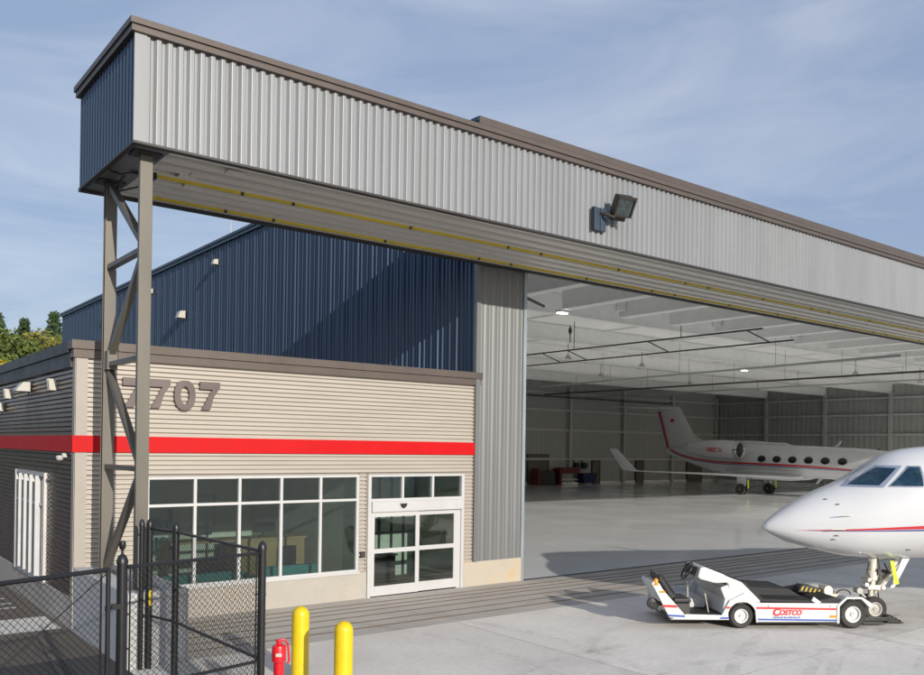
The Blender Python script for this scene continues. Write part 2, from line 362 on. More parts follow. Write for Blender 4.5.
obj('header_trim', MB().box(-11.87, XE, -3.60, -3.46, SZ-.02, SZ+.02).box(-11.87, XE, -.22, -.10, SZ-.05, SZ+.02).box(-11.87, -11.78, -3.46, -.22, SZ-.02, SZ+.02), M['darkmetal'], hd)
obj('soffit_end', MB().box(-11.78, -11.2, -3.46, -.22, SZ+.0, SZ+.02), M['greypanel'], hd)
w = MB(); pr = ribs_profile(-3.46, -.22, .46, .16, [(0,0),(.40,0),(.42,.25),(.60,.25),(.62,1),(.86,1),(.88,0)]); vs = []; fs = []
for t, dp in pr:
    for x in (-11.2, XE): vs.append((x, t, SZ+.01+dp))
fs = [(2*i, 2*i+1, 2*i+3, 2*i+2) for i in range(len(pr)-1)]; w.add(vs, fs); obj('soffit', w, M['soffit'], hd)
for y, x0 in ((-2.0, -11.0), (-.55, -10.75)):
    obj('guide_rail', MB().box(x0, XE, y-.020, y+.020, SZ-.04, SZ+.01), M['yellow_rail'], hd)
    x = x0+1.7; i = 0
    while x < 30:
        obj('rail_joint', MB().box(x-.03, x+.03, y-.026, y+.026, SZ-.048, SZ+.012), M['black'], hd); x += (2.9 if i % 3 else 1.1); i += 1
e = MB().box(-11.25, -11.0, -2.12, -1.93, SZ-.10, SZ+.02).box(-11.42,-11.25,-2.06,-2.0,SZ-.06,SZ-.02); obj('rail_stop', e, M['black'], hd)
obj('rail_cable', MB().tube([(-11.42,-2.03,SZ-.04),(-11.6,-1.98,SZ-.10),(-11.75,-1.9,SZ-.05),(-11.8,-1.95,SZ+.01)], .018, 6), M['black'], hd)
obj('rail_cable', MB().tube([(-11.0,-1.2,SZ-.02),(-11.45,-1.25,SZ-.22),(-11.5,-1.5,SZ-.12),(-11.42,-1.6,SZ+.01)],.02,6), M['black'], hd)
for (x, y) in ((-9.9,-3.05),(-10.35,-2.5),(-10.5,-2.25),(-10.2,-1.7),(-10.7,-1.3)):
    obj('access_plate', MB().box(x-.16, x+.16, y-.09, y+.09, SZ-.012, SZ+.02).box(x-.05,x+.05,y-.03,y+.03,SZ-.018,SZ-.012), M['soffit'], hd)

# floor rails in the slab
for y, rst in ((-.62,1),(-1.02,1),(-1.40,1),(-1.88,1),(-2.43,1),(-2.94,1)):
    obj('floor_rail', MB().box(-10.7, XE, y-.016, y+.016, .0, .012), M['rust'], hg, label='rusty steel floor rail')
    obj('rail_slot', MB().box(-10.7, XE, y+.018, y+.036, .0, .008).box(-10.7, XE, y-.036, y-.018, .0, .008), M['darkmetal'], hg)

# ------------------------------------------------------------------ steel tower under the header end
tw = thing('steel_tower', 'brown painted steel lattice tower with two posts and zigzag braces on a concrete plinth', 'tower', (-11.5, -2.0, 1.25))
for y in (-3.1, -1.02):
    m = MB().box(-11.615, -11.40, y-.065, y-.052, 1.27, SZ-.04).box(-11.615, -11.40, y+.052, y+.065, 1.27, SZ-.04).box(-11.52, -11.50, y-.052, y+.052, 1.27, SZ-.04)
    if y < -2: m = MB().box(-11.615, -11.40, y-.05, y+.05, 1.27, SZ-.04)
    obj('post', m, M['tower'], tw, bevel=.006)
    obj('end_plate', MB().box(-11.75, -11.27, y-.17, y+.17, SZ-.04, SZ-.012), M['darkmetal'], tw)
    obj('base_plate', MB().box(-11.75, -11.27, y-.2, y+.2, 1.25, 1.272), M['tower'], tw)
YR, YF = -1.12, -3.0
for z in (7.05, 5.20, 3.28):
    obj('strut', MB().beam((-11.51, YF, z), (-11.51, YR, z), .13, .08), M['tower'], tw)
for (ya, za, yb, zb) in ((YR, 8.55, YF, 7.2), (YF, 6.9, YR, 5.3), (YR, 5.08, YF, 3.4), (YF, 3.15, YR, 1.4)):
    obj('brace', MB().beam((-11.51, ya, za), (-11.51, yb, zb), .12, .11), M['tower'], tw)
tg = obj('gusset', MB().box(-11.60, -11.42, -1.3, -1.1, 5.1, 5.45), M['tower'], tw)
pl = obj('concrete_plinth', MB().box(-11.84, -10.83, -3.57, -.03, -.04, 1.25), M['plinth'], bevel=.015, off=(-11.3,-1.8,0)); tag(pl, 'pale concrete plinth wall carrying the two posts of the lattice tower', 'plinth')

# ------------------------------------------------------------------ office building
of = thing('office_building', 'low cream corrugated office wing with red band and numerals, built against the hangar', 'building', (-6.8, 0, 0))
HP = .194; HF = [(0,0),(.22,0),(.24,1),(.37,1),(.50,0),(.73,0),(.75,.9),(.87,.9)]
XW0, XW1, XD0, XD1 = -10.45, -5.36, -5.10, -2.12
w = MB()
siding(w, 'y', 0, -1, -11.62, -1.76, 3.06, 5.40, False, HP, .052, HF)
siding(w, 'y', 0, -1, -11.62, XW0-.02, .66, 3.06, False, HP, .052, HF)
siding(w, 'y', 0, -1, XW1+.03, XD0-.03, .66, 3.06, False, HP, .052, HF)
siding(w, 'y', 0, -1, XD1+.03, -1.80, .66, 3.06, False, HP, .052, HF)
obj('wall', w, M['cream'], of, label='cream corrugated front wall')
bk = MB().box(-11.78, -1.76, .062, .2, 3.04, 5.5).box(-11.78, XW0, .062, .2, .02, 3.04).box(XW1, XD0, .062, .2, .02, 3.04).box(XD1, -1.76, .062, .2, .02, 3.04).box(XW0, XW1, .1, .2, .02, .66)
obj('wall', bk, M['room'], of, label='lining of the front wall')
obj('corner_trim', MB().box(-11.85, -11.62, -.02, .055, 1.25, 5.40).box(-11.86, -11.84, -.02, .16, .64, 5.4), M['cream_trim'], of)
obj('edge_trim', MB().box(XW1+.005,XW1+.03,-.012,.06,.66,3.06).box(XD0-.03,XD0-.005,-.012,.06,.66,3.06).box(-1.80,-1.765,-.015,.06,.66,5.4).box(-11.62,-1.81,-.012,.06,3.035,3.06), M['cream_trim'], of)
obj('red_band', MB().box(-11.90, -1.74, -.05, -.005, 3.53, 3.86).box(-11.90, -11.845, -.005, 20, 3.53, 3.86), M['red'], of)
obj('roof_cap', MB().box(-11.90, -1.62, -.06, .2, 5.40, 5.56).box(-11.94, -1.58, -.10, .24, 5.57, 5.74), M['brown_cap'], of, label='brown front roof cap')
obj('roof_cap', MB().box(-11.90, -11.6, .2, 20, 5.22, 5.50).box(-11.94, -11.55, .24, 20, 5.51, 5.735), M['shaded_cap'], of, label='brown side roof cap coloured as in shade')
obj('roof', MB().box(-11.6, -1.74, .24, 20, 5.2, 5.45), M['greypanel'], of)
w = MB(); siding(w, 'x', -11.845, -1, .15, 2.35, .64, 5.22, False, HP, .036, HF); siding(w, 'x', -11.845, -1, 5.55, 20, .64, 5.22, False, HP, .036, HF); siding(w, 'x', -11.845, -1, 2.35, 5.55, 3.04, 5.22, False, HP, .036, HF)
obj('wall', w, M['bronze'], of, label='dark bronze corrugated side wall')
obj('wall', MB().box(-11.8, -11.65, .2, 2.35, 0, 5.3).box(-11.8, -11.65, 5.55, 20, 0, 5.3).box(-11.8, -11.65, 2.35, 5.55, 3.04, 5.3).box(-11.8,-11.65,2.35,5.55,0,.62), M['room'], of, label='lining of the side wall')
obj('concrete_base', MB().box(-10.83, XD0-.02, -.05, .1, 0, .655).box(-11.855, -11.80, -.03, 20, -.03, .635), M['base'], of, bevel=.008)
# numerals 7707
def seven(x, z, w_, h):
    t = .155*h/.6*1.05
    return [(x, z+h), (x+w_, z+h), (x+w_, z+h-t*.75), (x+w_*.70, z+h*.48), (x+w_*.52, z), (x+w_*.52-t*1.15, z), (x+w_*.40, z+h*.42), (x+w_*.62, z+h-t), (x, z+h-t)]
def digit7(x):
    obj('numeral', MB().prism(seven(x, 4.46, .44, .60), 1, -.09, -.04), M['numb'], of, label='bronze numeral 7')
for x in (-10.96, -10.44, -9.36): digit7(x)
m = MB(); n = 28; cx, cz = -9.685, 4.75
outr = [(cx+.225*math.copysign(abs(math.cos(a))**.85, math.cos(a)), cz+.315*math.copysign(abs(math.sin(a))**.85, math.sin(a))) for a in [2*math.pi*k/n for k in range(n)]]
inn = [(cx+.095*math.cos(a), cz+.19*math.sin(a)) for a in [2*math.pi*k/n for k in range(n)]]
vs = [(p[0], -.09, p[1]) for p in outr]+[(p[0], -.09, p[1]) for p in inn]+[(p[0], -.04, p[1]) for p in outr]+[(p[0], -.04, p[1]) for p in inn]; fs = []
for k in range(n):
    j = (k+1) % n
    fs += [(k, j, n+j, n+k), (2*n+k, 3*n+k, 3*n+j, 2*n+j), (k, 2*n+k, 2*n+j, j), (n+k, n+j, 3*n+j, 3*n+k)]
obj('numeral', m.add(vs, fs), M['numb'], of, label='bronze numeral 0')
# ribbon window
fz0, fz1, fm = .66, 3.03, 2.42
wf = MB().box(XW0, XW1, -.045, .09, fz0, fz0+.07).box(XW0, XW1, -.045, .09, fz1-.06, fz1).box(XW0, XW1, -.03, .09, fm-.03, fm+.03)
xs = [XW0+.03+(XW1-XW0-.06)*k/5 for k in range(6)]
for x in xs: wf.box(x-.032, x+.032, -.04, .09, fz0+.07, fz1-.06)
wo = obj('window', wf, M['alu'], of, bevel=.004)
for k in range(5):
    for a, b in ((fz0+.07, fm-.03), (fm+.03, fz1-.06)):
        obj('pane', MB().box(xs[k]+.032, xs[k+1]-.032, .02, .03, a, b), M['glass'], wo)
obj('sill', MB().box(XW0-.02, XW1+.02, -.09, -.046, fz0-.03, fz0+.02), M['alu'], wo)
# side window (storefront on the left wall)
sf = MB().box(-11.9, -11.78, 2.35, 2.43, .62, 3.04).box(-11.9, -11.78, 5.42, 5.55, .62, 3.04).box(-11.89, -11.78, 2.43, 5.42, 2.96, 3.04).box(-11.89, -11.78, 2.43, 5.42, .62, .72).box(-11.87, -11.8, 2.43, 5.42, 2.30, 2.36)
ys = [2.43, 3.0, 3.6, 4.2, 4.8, 5.42]
for y in ys[1:-1]: sf.box(-11.95, -11.79, y-.03, y+.03, .72, 2.96)
so = obj('window', sf, M['alu'], of)
for a, b in zip(ys, ys[1:]): obj('pane', MB().box(-11.83, -11.82, a+.02, b-.02, .72, 2.96), M['glass'], so)
t_ = thing('yellow_poster', 'yellow poster behind the glass of the dark side wall window', 'poster', (-11.7, 3.3, 1.9)); obj('sheet', MB().box(-11.76,-11.75,3.1,3.5,1.95,2.75), M['yellow'], t_); obj('holder', MB().box(-11.749,-11.74,3.08,3.52,1.93,2.77), M['darkmetal'], t_)
# entrance sliding door
df = MB()
df.box(XD0, XD0+.09, -.05, .09, 0, 3.03).box(XD1-.09, XD1, -.05, .09, 0, 3.03).box(XD0+.09, XD1-.09, -.045, .09, 2.97, 3.03).box(XD0+.09, XD1-.09, -.05, .09, 2.36, 2.43)
for k in (1, 2):
    x = XD0+.09+(XD1-XD0-.18)*k/3; df.box(x-.03, x+.03, -.045, .09, 2.43, 2.97)
do = obj('entrance_frame', df, M['alu'], of, bevel=.004)
obj('door_operator', MB().box(XD0+.09, XD1-.09, -.12, .09, 2.10, 2.36), M['alu'], do, bevel=.01)
obj('sensor', MB().prism([(-4.22,2.30),(-4.02,2.30),(-4.06,2.22),(-4.12,2.18),(-4.18,2.22)], 1, -.17, -.12), M['black'], do)
for k in range(3):
    xa = XD0+.09+(XD1-XD0-.18)*k/3+.03; xb = XD0+.09+(XD1-XD0-.18)*(k+1)/3-.03
    obj('pane', MB().box(xa, xb, .02, .03, 2.43, 2.97), M['glass'], do)
xm = (XD0+XD1)/2
for (xa, xb, y) in ((XD0+.09, xm+.03, -.03), (xm-.02, XD1-.20, .02)):
    lf = MB().box(xa, xa+.10, y-.025, y+.025, .03, 2.09).box(xb-.10, xb, y-.025, y+.025, .03, 2.09).box(xa+.1, xb-.1, y-.025, y+.025, 1.98, 2.09).box(xa+.1, xb-.1, y-.025, y+.025, 1.08, 1.19).box(xa+.1, xb-.1, y-.025, y+.025, .03, .27)
    lo = obj('sliding_leaf', lf, M['alu'], of, bevel=.003)
    obj('pane', MB().box(xa+.1, xb-.1, y-.004, y+.004, .27, 1.08), M['glass_door'], lo)
    obj('pane', MB().box(xa+.1, xb-.1, y-.004, y+.004, 1.19, 1.98), M['glass_door'], lo)
obj('card_reader', MB().box(-5.29, -5.17, -.05, .01, 1.0, 1.15), M['darkmetal'], of, bevel=.006)
obj('wall', MB().box(XD1-.20, XD1-.09, .0, .06, 0, 2.1), M['alu'], of, label='white side panel of the entrance')
# rooms behind the glass
obj('room_floor', MB().box(-11.65, -1.8, .2, 8.5, 0, .03), M['roomfloor'], of)
obj('room_wall', MB().box(-11.65, -1.8, 6.2, 6.3, .03, 3.4).box(-5.35, -5.25, .2, 6.2, .03, 3.4).box(-1.86, -1.76, .2, 8.5, .03, 3.4), M['room'], of)
obj('room_ceiling', MB().box(-11.65, -1.8, .2, 8.6, 3.4, 3.5), M['room'], of)
ts = obj('entry_sign', MB().box(-4.1, -3.5, -.052, -.05, .1, .13), M['darkmetal'], of) if False else None

obj('partition', MB().box(-5.2, -1.9, 2.6, 2.64, .03, 3.3), pm('frosted_panel', (.55,.66,.60), .3, var=.1), of)
pg = MB()
for k in range(9): pg.box(-5.2+.41*k, -5.14+.41*k, 2.55, 2.60, .03, 3.3)
pg.box(-5.2,-1.9,2.54,2.60,1.25,1.29).box(-5.2,-1.9,2.54,2.60,2.2,2.26); obj('partition_frame', pg, M['darkmetal'], of)
obj('entry_counter', MB().box(-4.8,-3.2,1.6,2.1,.03,.75).box(-4.85,-3.15,1.55,2.15,.75,.79), M['darkmetal'], of)
# furniture seen behind the glass
def sofa(x, y, wdt, label):
    t = thing('sofa', label, 'sofa', (x, y, .03), 'teal sofas behind the ribbon window')
    obj('seat', MB().box(x, x+wdt, y, y+.75, .12, .45), M['teal'], t, bevel=.03)
    obj('backrest', MB().box(x, x+wdt, y-.18, y-.005, .12, .86), M['teal'], t, bevel=.04)
    for xx in (x-.165, x+wdt+.005): obj('armrest', MB().box(xx, xx+.16, y-.18, y+.75, .1, .62), M['teal'], t, bevel=.03)
    obj('foot', MB().box(x+.02, x+.08, y+.02, y+.08, .03, .12).box(x+wdt-.08, x+wdt-.02, y+.6, y+.68, .03, .12), M['black'], t)
sofa(-10.0, .55, 1.9, 'long teal sofa behind the leftmost window bays')
sofa(-7.5, .75, 1.5, 'shorter teal sofa behind the rightmost window bays')
ds = thing('reception_desk', 'oak veneer reception desk inside the office, seen through the ribbon window', 'desk', (-7.4, 2.6, .03))
obj('front_panel', MB().box(-7.5, -5.6, 2.30, 2.36, .03, 1.30), M['wood'], ds)
obj('desktop', MB().box(-9.2, -5.55, 2.25, 3.0, 1.30, 1.35), M['wood'], ds)
obj('side_panel', MB().box(-7.5, -7.44, 2.36, 2.95, .03, 1.30), M['wood'], ds)
obj('side_panel', MB().box(-9.2, -9.14, 2.36, 2.95, .03, 1.30), M['wood'], ds)
def monitor(x, y, z, label):
    t = thing('computer_monitor', label, 'monitor', (x, y, z), 'monitors on the reception desk')
    obj('screen', MB().box(x-.3, x+.3, y, y+.03, z+.12, z+.50), M['black'], t, bevel=.005)
    obj('stand', MB().box(x-.03, x+.03, y+.031, y+.06, z+.015, z+.2).box(x-.12, x+.12, y-.06, y+.12, z, z+.014), M['black'], t)
monitor(-8.3, 2.6, 1.35, 'black computer monitor at the far left end of the oak reception desk')
monitor(-6.6, 2.6, 1.35, 'black computer monitor near the middle of the oak reception desk')
for k, (x, y, z0, w_, h_, lb) in enumerate(((-10.9,6.15,1.3,1.1,.8,'wide framed picture on the office back wall behind the left bays'),(-7.2,6.15,1.35,.7,.9,'tall framed picture on the office back wall behind the middle bays'))):
    t = thing('framed_picture', lb, 'picture', (x+w_/2, y, z0)); obj('frame', MB().box(x, x+w_, y, y+.045, z0, z0+h_), M['wood'], t); obj('print', MB().box(x+.07, x+w_-.07, y-.006, y-.001, z0+.07, z0+h_-.07), M['fixture'], t)
for k, (x, y, lb) in enumerate(((-9.9,3.6,'black office chair in front of the left part of the oak desk'),(-6.2,1.75,'black office chair behind the rightmost window bay'),(-10.9,2.6,'black office chair near the far left corner of the window room'))):
    t = thing('office_chair', lb, 'chair', (x, y, .03), 'black office chairs behind the ribbon window')
    obj('seat', MB().box(x-.24, x+.24, y-.24, y+.24, .46, .54), M['black'], t, bevel=.03); obj('backrest', MB().box(x-.22, x+.22, y+.24, y+.29, .62, 1.15), M['black'], t, bevel=.03)
    obj('base', MB().lathe([(.3,.03),(.28,.07),(.03,.12),(.03,.46)], (x,y,0), (0,0,1), 10), M['galv'], t)
bk_ = thing('bookcase', 'white bookcase with files on the office back wall at the right', 'bookcase', (-8.7, 6.0, .03))
obj('shelf_unit', MB().box(-9.6,-7.8,5.80,6.18,.03,.08).box(-9.6,-7.8,5.80,6.18,.7,.74).box(-9.6,-7.8,5.80,6.18,1.3,1.34).box(-9.6,-7.8,5.80,6.18,1.9,1.95).box(-9.6,-9.55,5.8,6.18,.08,1.9).box(-7.85,-7.8,5.8,6.18,.08,1.9), M['alu'], bk_)
fm_ = MB()
for k in range(26):
    if k % 5 != 4: fm_.box(-9.5+.062*k, -9.45+.062*k, 5.85, 6.1, .745, 1.03+.03*(k%3)); fm_.box(-9.5+.062*k, -9.45+.062*k, 5.85, 6.1, 1.345, 1.65-.03*(k%4))
obj('files', fm_, M['teal'], bk_)
ct = thing('coffee_table', 'low pale coffee table with magazines behind the teal sofas', 'table', (-8.3, 1.75, .03))
obj('tabletop', MB().box(-8.8, -7.8, 1.5, 2.0, .40, .44), M['wood'], ct)
for x in (-8.75, -7.9):
    for y in (1.55, 1.9): obj('leg', MB().box(x, x+.05, y, y+.05, .03, .40), M['black'], ct)
obj('magazine', MB().box(-8.5, -8.28, 1.6, 1.9, .44, .447), M['fixture'], ct)

# ------------------------------------------------------------------ lights on the walls
fl = thing('floodlight', 'dark square floodlight tilted down on a blue bracket of the silver header', 'floodlight', (-.85, -3.6, 9.25))
obj('bracket', MB().box(-1.12, -.72, -3.68, -3.60, 9.0, 9.55).box(-1.15, -1.11, -3.72, -3.6, 9.0, 9.55).box(-.93,-.9,-3.71,-3.68,9.0,9.55), M['darkblue'], fl, bevel=.005)
obj('arm', MB().tube([(-.92, -3.68, 9.42), (-.85, -3.80, 9.38), (-.70, -3.95, 9.30)], .04, 8), M['flood'], fl)
Mf = Matrix.Translation(Vector((-.48, -4.0, 9.62))) @ Matrix.Rotation(R(-14), 4, 'Z') @ Matrix.Rotation(R(32), 4, 'X') @ Matrix.Scale(.86, 4)
def tf(mb, Mx):
    r_ = MB(); r_.f = list(mb.f); r_.v = [tuple(Mx @ Vector(p)) for p in mb.v]; return r_
obj('housing', tf(MB().box(-.27, .27, -.12, .16, -.27, .27), Mf), M['flood'], fl, bevel=.02)
obj('visor', tf(MB().box(-.29, .29, -.17, -.12, .22, .29).box(-.29,-.24,-.17,-.12,-.29,.22).box(.24,.29,-.17,-.12,-.29,.22).box(-.24,.24,-.17,-.12,-.29,-.25), Mf), M['flood'], fl)
obj('lens', tf(MB().box(-.24, .24, -.135, -.12, -.25, .22), Mf), M['floodglass'], fl)
obj('ballast_box', tf(MB().box(-.26, .20, -.05, .14, -.44, -.28), Mf), M['flood'], fl, bevel=.02)

def wallpack(y, z, s, label):
    t = thing('wall_light', label, 'wall light', (-1.77, y, z), 'small lights on the blue side wall')
    obj('housing', MB().prism([(-1.77, z-.18*s), (-1.77, z+.18*s), (-1.77-.30*s, z+.10*s), (-1.77-.36*s, z-.15*s)], 1, y-.2*s, y+.2*s) if False else MB().prism([(-1.77, z-.2*s), (-1.77, z+.2*s), (-1.77-.28*s, z+.16*s), (-1.77-.40*s, z-.2*s)], 1, y-.22*s, y+.22*s), M['fixture'], t, bevel=.01)
    obj('back_box', MB().box(-1.765, -1.73, y-.12*s, y+.12*s, z-.28*s, z-.2*s), M['darkmetal'], t)
wallpack(22.2, 9.8, .9, 'largest pale wall light, low on the blue wall')
wallpack(34.0, 11.65, .7, 'pale wall light at the far end of the blue wall under its roof cap')
wallpack(26.9, 11.55, .6, 'pale wall light on the blue wall seen just right of the front tower post')
wallpack(18.2, 11.65, .6, 'pale wall light high on the blue wall nearest the header')
for (y, s, lb, kind) in ((4.23, 1., 'white shoebox wall light on the dark side wall of the office', 0), (1.56, 1., 'narrow up and down wall light nearest the office corner', 1), (6.4, 1., 'narrow up and down wall light farther along the dark office wall', 1), (7.5, 1., 'beige box light lowest on the dark office side wall', 2)):
    z = {0:5.0, 1:4.93, 2:4.62}[kind]
    t = thing('wall_light', lb, 'wall light', (-11.86, y, z), 'lights on the dark office side wall')
    if kind == 1:
        obj('housing', MB().box(-11.98, -11.87, y-.045, y+.045, z-.11, z+.11), M['darkmetal'], t)
        for sy in (-1, 1): obj('side_plate', MB().prism([(-11.87,z-.12),(-11.93,z+.12),(-12.03,z+.12),(-12.0,z-.12)], 1, y+sy*.05, y+sy*.085), M['fixture'], t)
    else:
        obj('housing', MB().prism([(-11.87,z-.11),(-11.87,z+.11),(-12.02,z+.11),(-12.17,z-.08),(-12.17,z-.11)], 1, y-.22, y+.22), M['fixture'], t, bevel=.01)
        obj('bracket', MB().box(-11.869, -11.846, y-.1, y+.1, z-.18, z-.111), M['darkmetal'], t)
sc_ = thing('security_camera', 'small white dome camera under the red band at the office corner', 'camera', (-11.87, .55, 3.44))
obj('mount', MB().box(-11.95, -11.86, .5, .6, 3.42, 3.50), M['fixture'], sc_)
obj('dome', MB().lathe([(.02,.04),(.06,.03),(.075,0),(.06,-.05),(.02,-.075)], (-12.0,.5,3.42), (0,0,1), 14), M['alu'], sc_, smooth=True)
an = obj('roof_antenna', MB().tube([(-1.75,16.8,12.6),(-1.75,16.8,13.35)], [.03,.012], 6), M['fixture'], off=(-1.75,16.8,12.6)); tag(an, 'thin pale whip antenna on the roof cap of the blue wall', 'antenna')

# ------------------------------------------------------------------ hangar contents
def pipe(name, pts, r, mat, label, cat, hang=None):
    t = thing(name, label, cat, pts[0])
    obj('pipe', MB().tube(pts, r, 8), mat, t)
    if hang:
        p0, p1 = Vector(pts[0]), Vector(pts[-1]); n_ = int((p1-p0).length/hang)
        for k in range(1, n_):
            p = p0.lerp(p1, k/n_); obj('hanger', MB().tube([p, (p.x, p.y, 10.5)], .010, 5), M['pipe_dark'], t)
    return t
h1 = pipe('radiant_heater', [(17.4, 2.3, 8.5), (17.4, 19.4, 8.5)], .036, M['pipe_dark'], 'nearest dark twin tube heater hanging below the roof frames', 'heater')
obj('return_pipe', MB().tube([(16.5, 3.2, 9.0), (16.5, 19.0, 9.0)], .04, 8), M['pipe_dark'], h1)
for y in (4, 9.5, 15, 17): obj('rung', MB().tube([(16.5, y, 9.0), (17.4, y-.6, 8.5)], .03, 6), M['pipe_dark'], h1)
for y in (7.5, 14.5): obj('hanger', MB().tube([(16.5, y, 9.0), (16.5, y, 10.5)], .02, 6), M['pipe_dark'], h1)
pipe('gas_pipe', [(26.3, 2, 8.5), (29.5, 31, 8.5)], .07, M['wall_in'], 'pale pipe running the depth of the hangar under the frames', 'pipe', 7)
pipe('sprinkler_pipe', [(35.4, 2, 8.5), (36.5, 38, 8.5)], .065, M['pipe_dark'], 'thick black sprinkler main hung on rods across the hangar', 'pipe', 4)
pipe('sprinkler_pipe', [(0, 44.6, 8.9), (62, 44.6, 8.9)], .07, M['pipe_dark'], 'black pipe running along the back wall of the hangar', 'pipe', 8)
pipe('sprinkler_pipe', [(46, 3, 8.9), (47, 44, 8.9)], .06, M['wall_in'], 'thin grey pipe under the far roof frames', 'pipe', 8)
pipe('crane_rail', [(.3, 1.0, 8.35), (3.6, 3.1, 8.5)], .05, M['pipe_dark'], 'short black pipe bracket beside the steel door jamb', 'pipe')
hk = thing('chain_hoist', 'small chain hoist hanging between roof frame and twin tube heater', 'hoist', (14.3, 12.6, 9.85))
obj('hook_block', MB().lathe([(.03,0),(.09,-.12),(.09,-.22),(.03,-.4),(.02,-.8)], (14.3,12.6,9.8), (0,0,1), 10), M['pipe_dark'], hk)
obj('chain', MB().tube([(14.3,12.6,9.88),(14.3,12.6,9.75)], .03, 6), M['pipe_dark'], hk)
for (x, y, lb) in ((9.15, 7.9, 'small lit lamp at the end of a near white girder'), (35.6, 17.0, 'small lit lamp deep under the hangar ceiling'),):
    t = thing('ceiling_lamp', lb, 'lamp', (x, y, 9.5), 'lit lamps under the hangar ceiling')
    z = 9.42 if y < 10 else 9.3
    obj('lens', MB().box(x-.22, x+.22, y-.12, y+.12, z-.03, z), M['lamp'], t)
    obj('housing', MB().box(x-.25, x+.25, y-.15, y+.15, z+.002, z+.12).tube([(x,y,z+.12),(x,y,10.4)], .015, 5), M['steel_w'], t)
for k, (x, y) in enumerate(((22,20.5),(29,20.5),(22,28),(33,28),(44,28),(44,13.5),(54,13.5),(54,28))):
    t = thing('ceiling_lamp', ['unlit lamp hanging over the left part of the hangar floor','unlit lamp hanging in the middle of the second frame bay','unlit lamp deep in the hangar above the parked jet','unlit lamp hanging beyond the thick black pipe','unlit lamp hanging near the back wall','unlit lamp hanging near the front right girders','unlit lamp farthest along the front frames','unlit lamp near the far side wall'][k], 'lamp', (x, y, 9.6), 'unlit lamps under the hangar ceiling')
    obj('housing', MB().lathe([(.06,.25),(.12,.2),(.24,0),(.22,0),(.1,.15)], (x,y,9.35), (0,0,1), 12), M['fixture'], t)
    obj('rod', MB().tube([(x,y,9.6),(x,y,10.6)], .02, 5), M['pipe_dark'], t)
cb = thing('tool_bench', 'red and white tool bench with a red hood against the back wall', 'workbench', (46.2, 45, 0))
obj('side_post', MB().box(44.75, 45.05, 44.4, 45.4, .02, 1.7), M['cabred'], cb)
obj('hood', MB().box(45.055, 47.5, 44.3, 45.4, 1.15, 1.75), M['cabred'], cb, bevel=.05)
obj('worktop', MB().box(45.06, 47.4, 44.4, 45.4, .5, .56).box(45.06, 47.4, 44.45, 45.35, .05, .2), M['white_in'], cb)
obj('panel', MB().box(45.06, 47.4, 45.35, 45.42, .2, 1.15), M['wall_in'], cb)
cb2 = thing('tool_cart', 'black tool cart with a red upright end in front of the wide brown door', 'cart', (43, 44.8, 0))
obj('body', MB().box(42.0, 44.2, 44.5, 45.3, .12, 1.35), M['black'], cb2, bevel=.02)
obj('side_panel', MB().box(41.75, 41.99, 44.4, 45.4, .02, 1.65), M['cabred'], cb2)
obj('caster', MB().box(42.1,42.25,44.6,44.7,.01,.12).box(44.0,44.15,44.6,44.7,.01,.12), M['rubber'], cb2)
bn = thing('waste_bin', 'dark blue wheeled waste bin against the back wall', 'bin', (49.4, 45, 0))
obj('body', MB().prism([(48.45,.12),(50.2,.12),(50.4,1.05),(48.3,1.05)], 1, 44.6, 45.5), M['binblue'], bn, bevel=.02)
obj('rim', MB().box(48.2, 50.5, 44.52, 45.58, 1.052, 1.14), M['black'], bn)
for x in (48.6, 50.0): obj('wheel', MB().lathe([(.07,-.04),(.07,.04)], (x,44.7,.08), (0,1,0), 12), M['rubber'], bn)
for x, lb in ((48.3, 'black hose reel mounted on the back wall, the one nearer the tool bench'), (49.5, 'black hose reel mounted on the back wall, the one nearer the narrow door')):
    t = thing('hose_reel', lb, 'hose reel', (x, 45.75, 2.0), 'hose reels above the blue bin')
    obj('drum', MB().lathe([(.34,-.15),(.34,-.12),(.2,-.11),(.2,.11),(.34,.12),(.34,.15)], (x,45.6,1.9), (0,1,0), 18), M['black'], t)
    obj('bracket', MB().box(x-.1, x+.1, 45.76, 45.98, 1.7, 2.5), M['wall_in'], t)

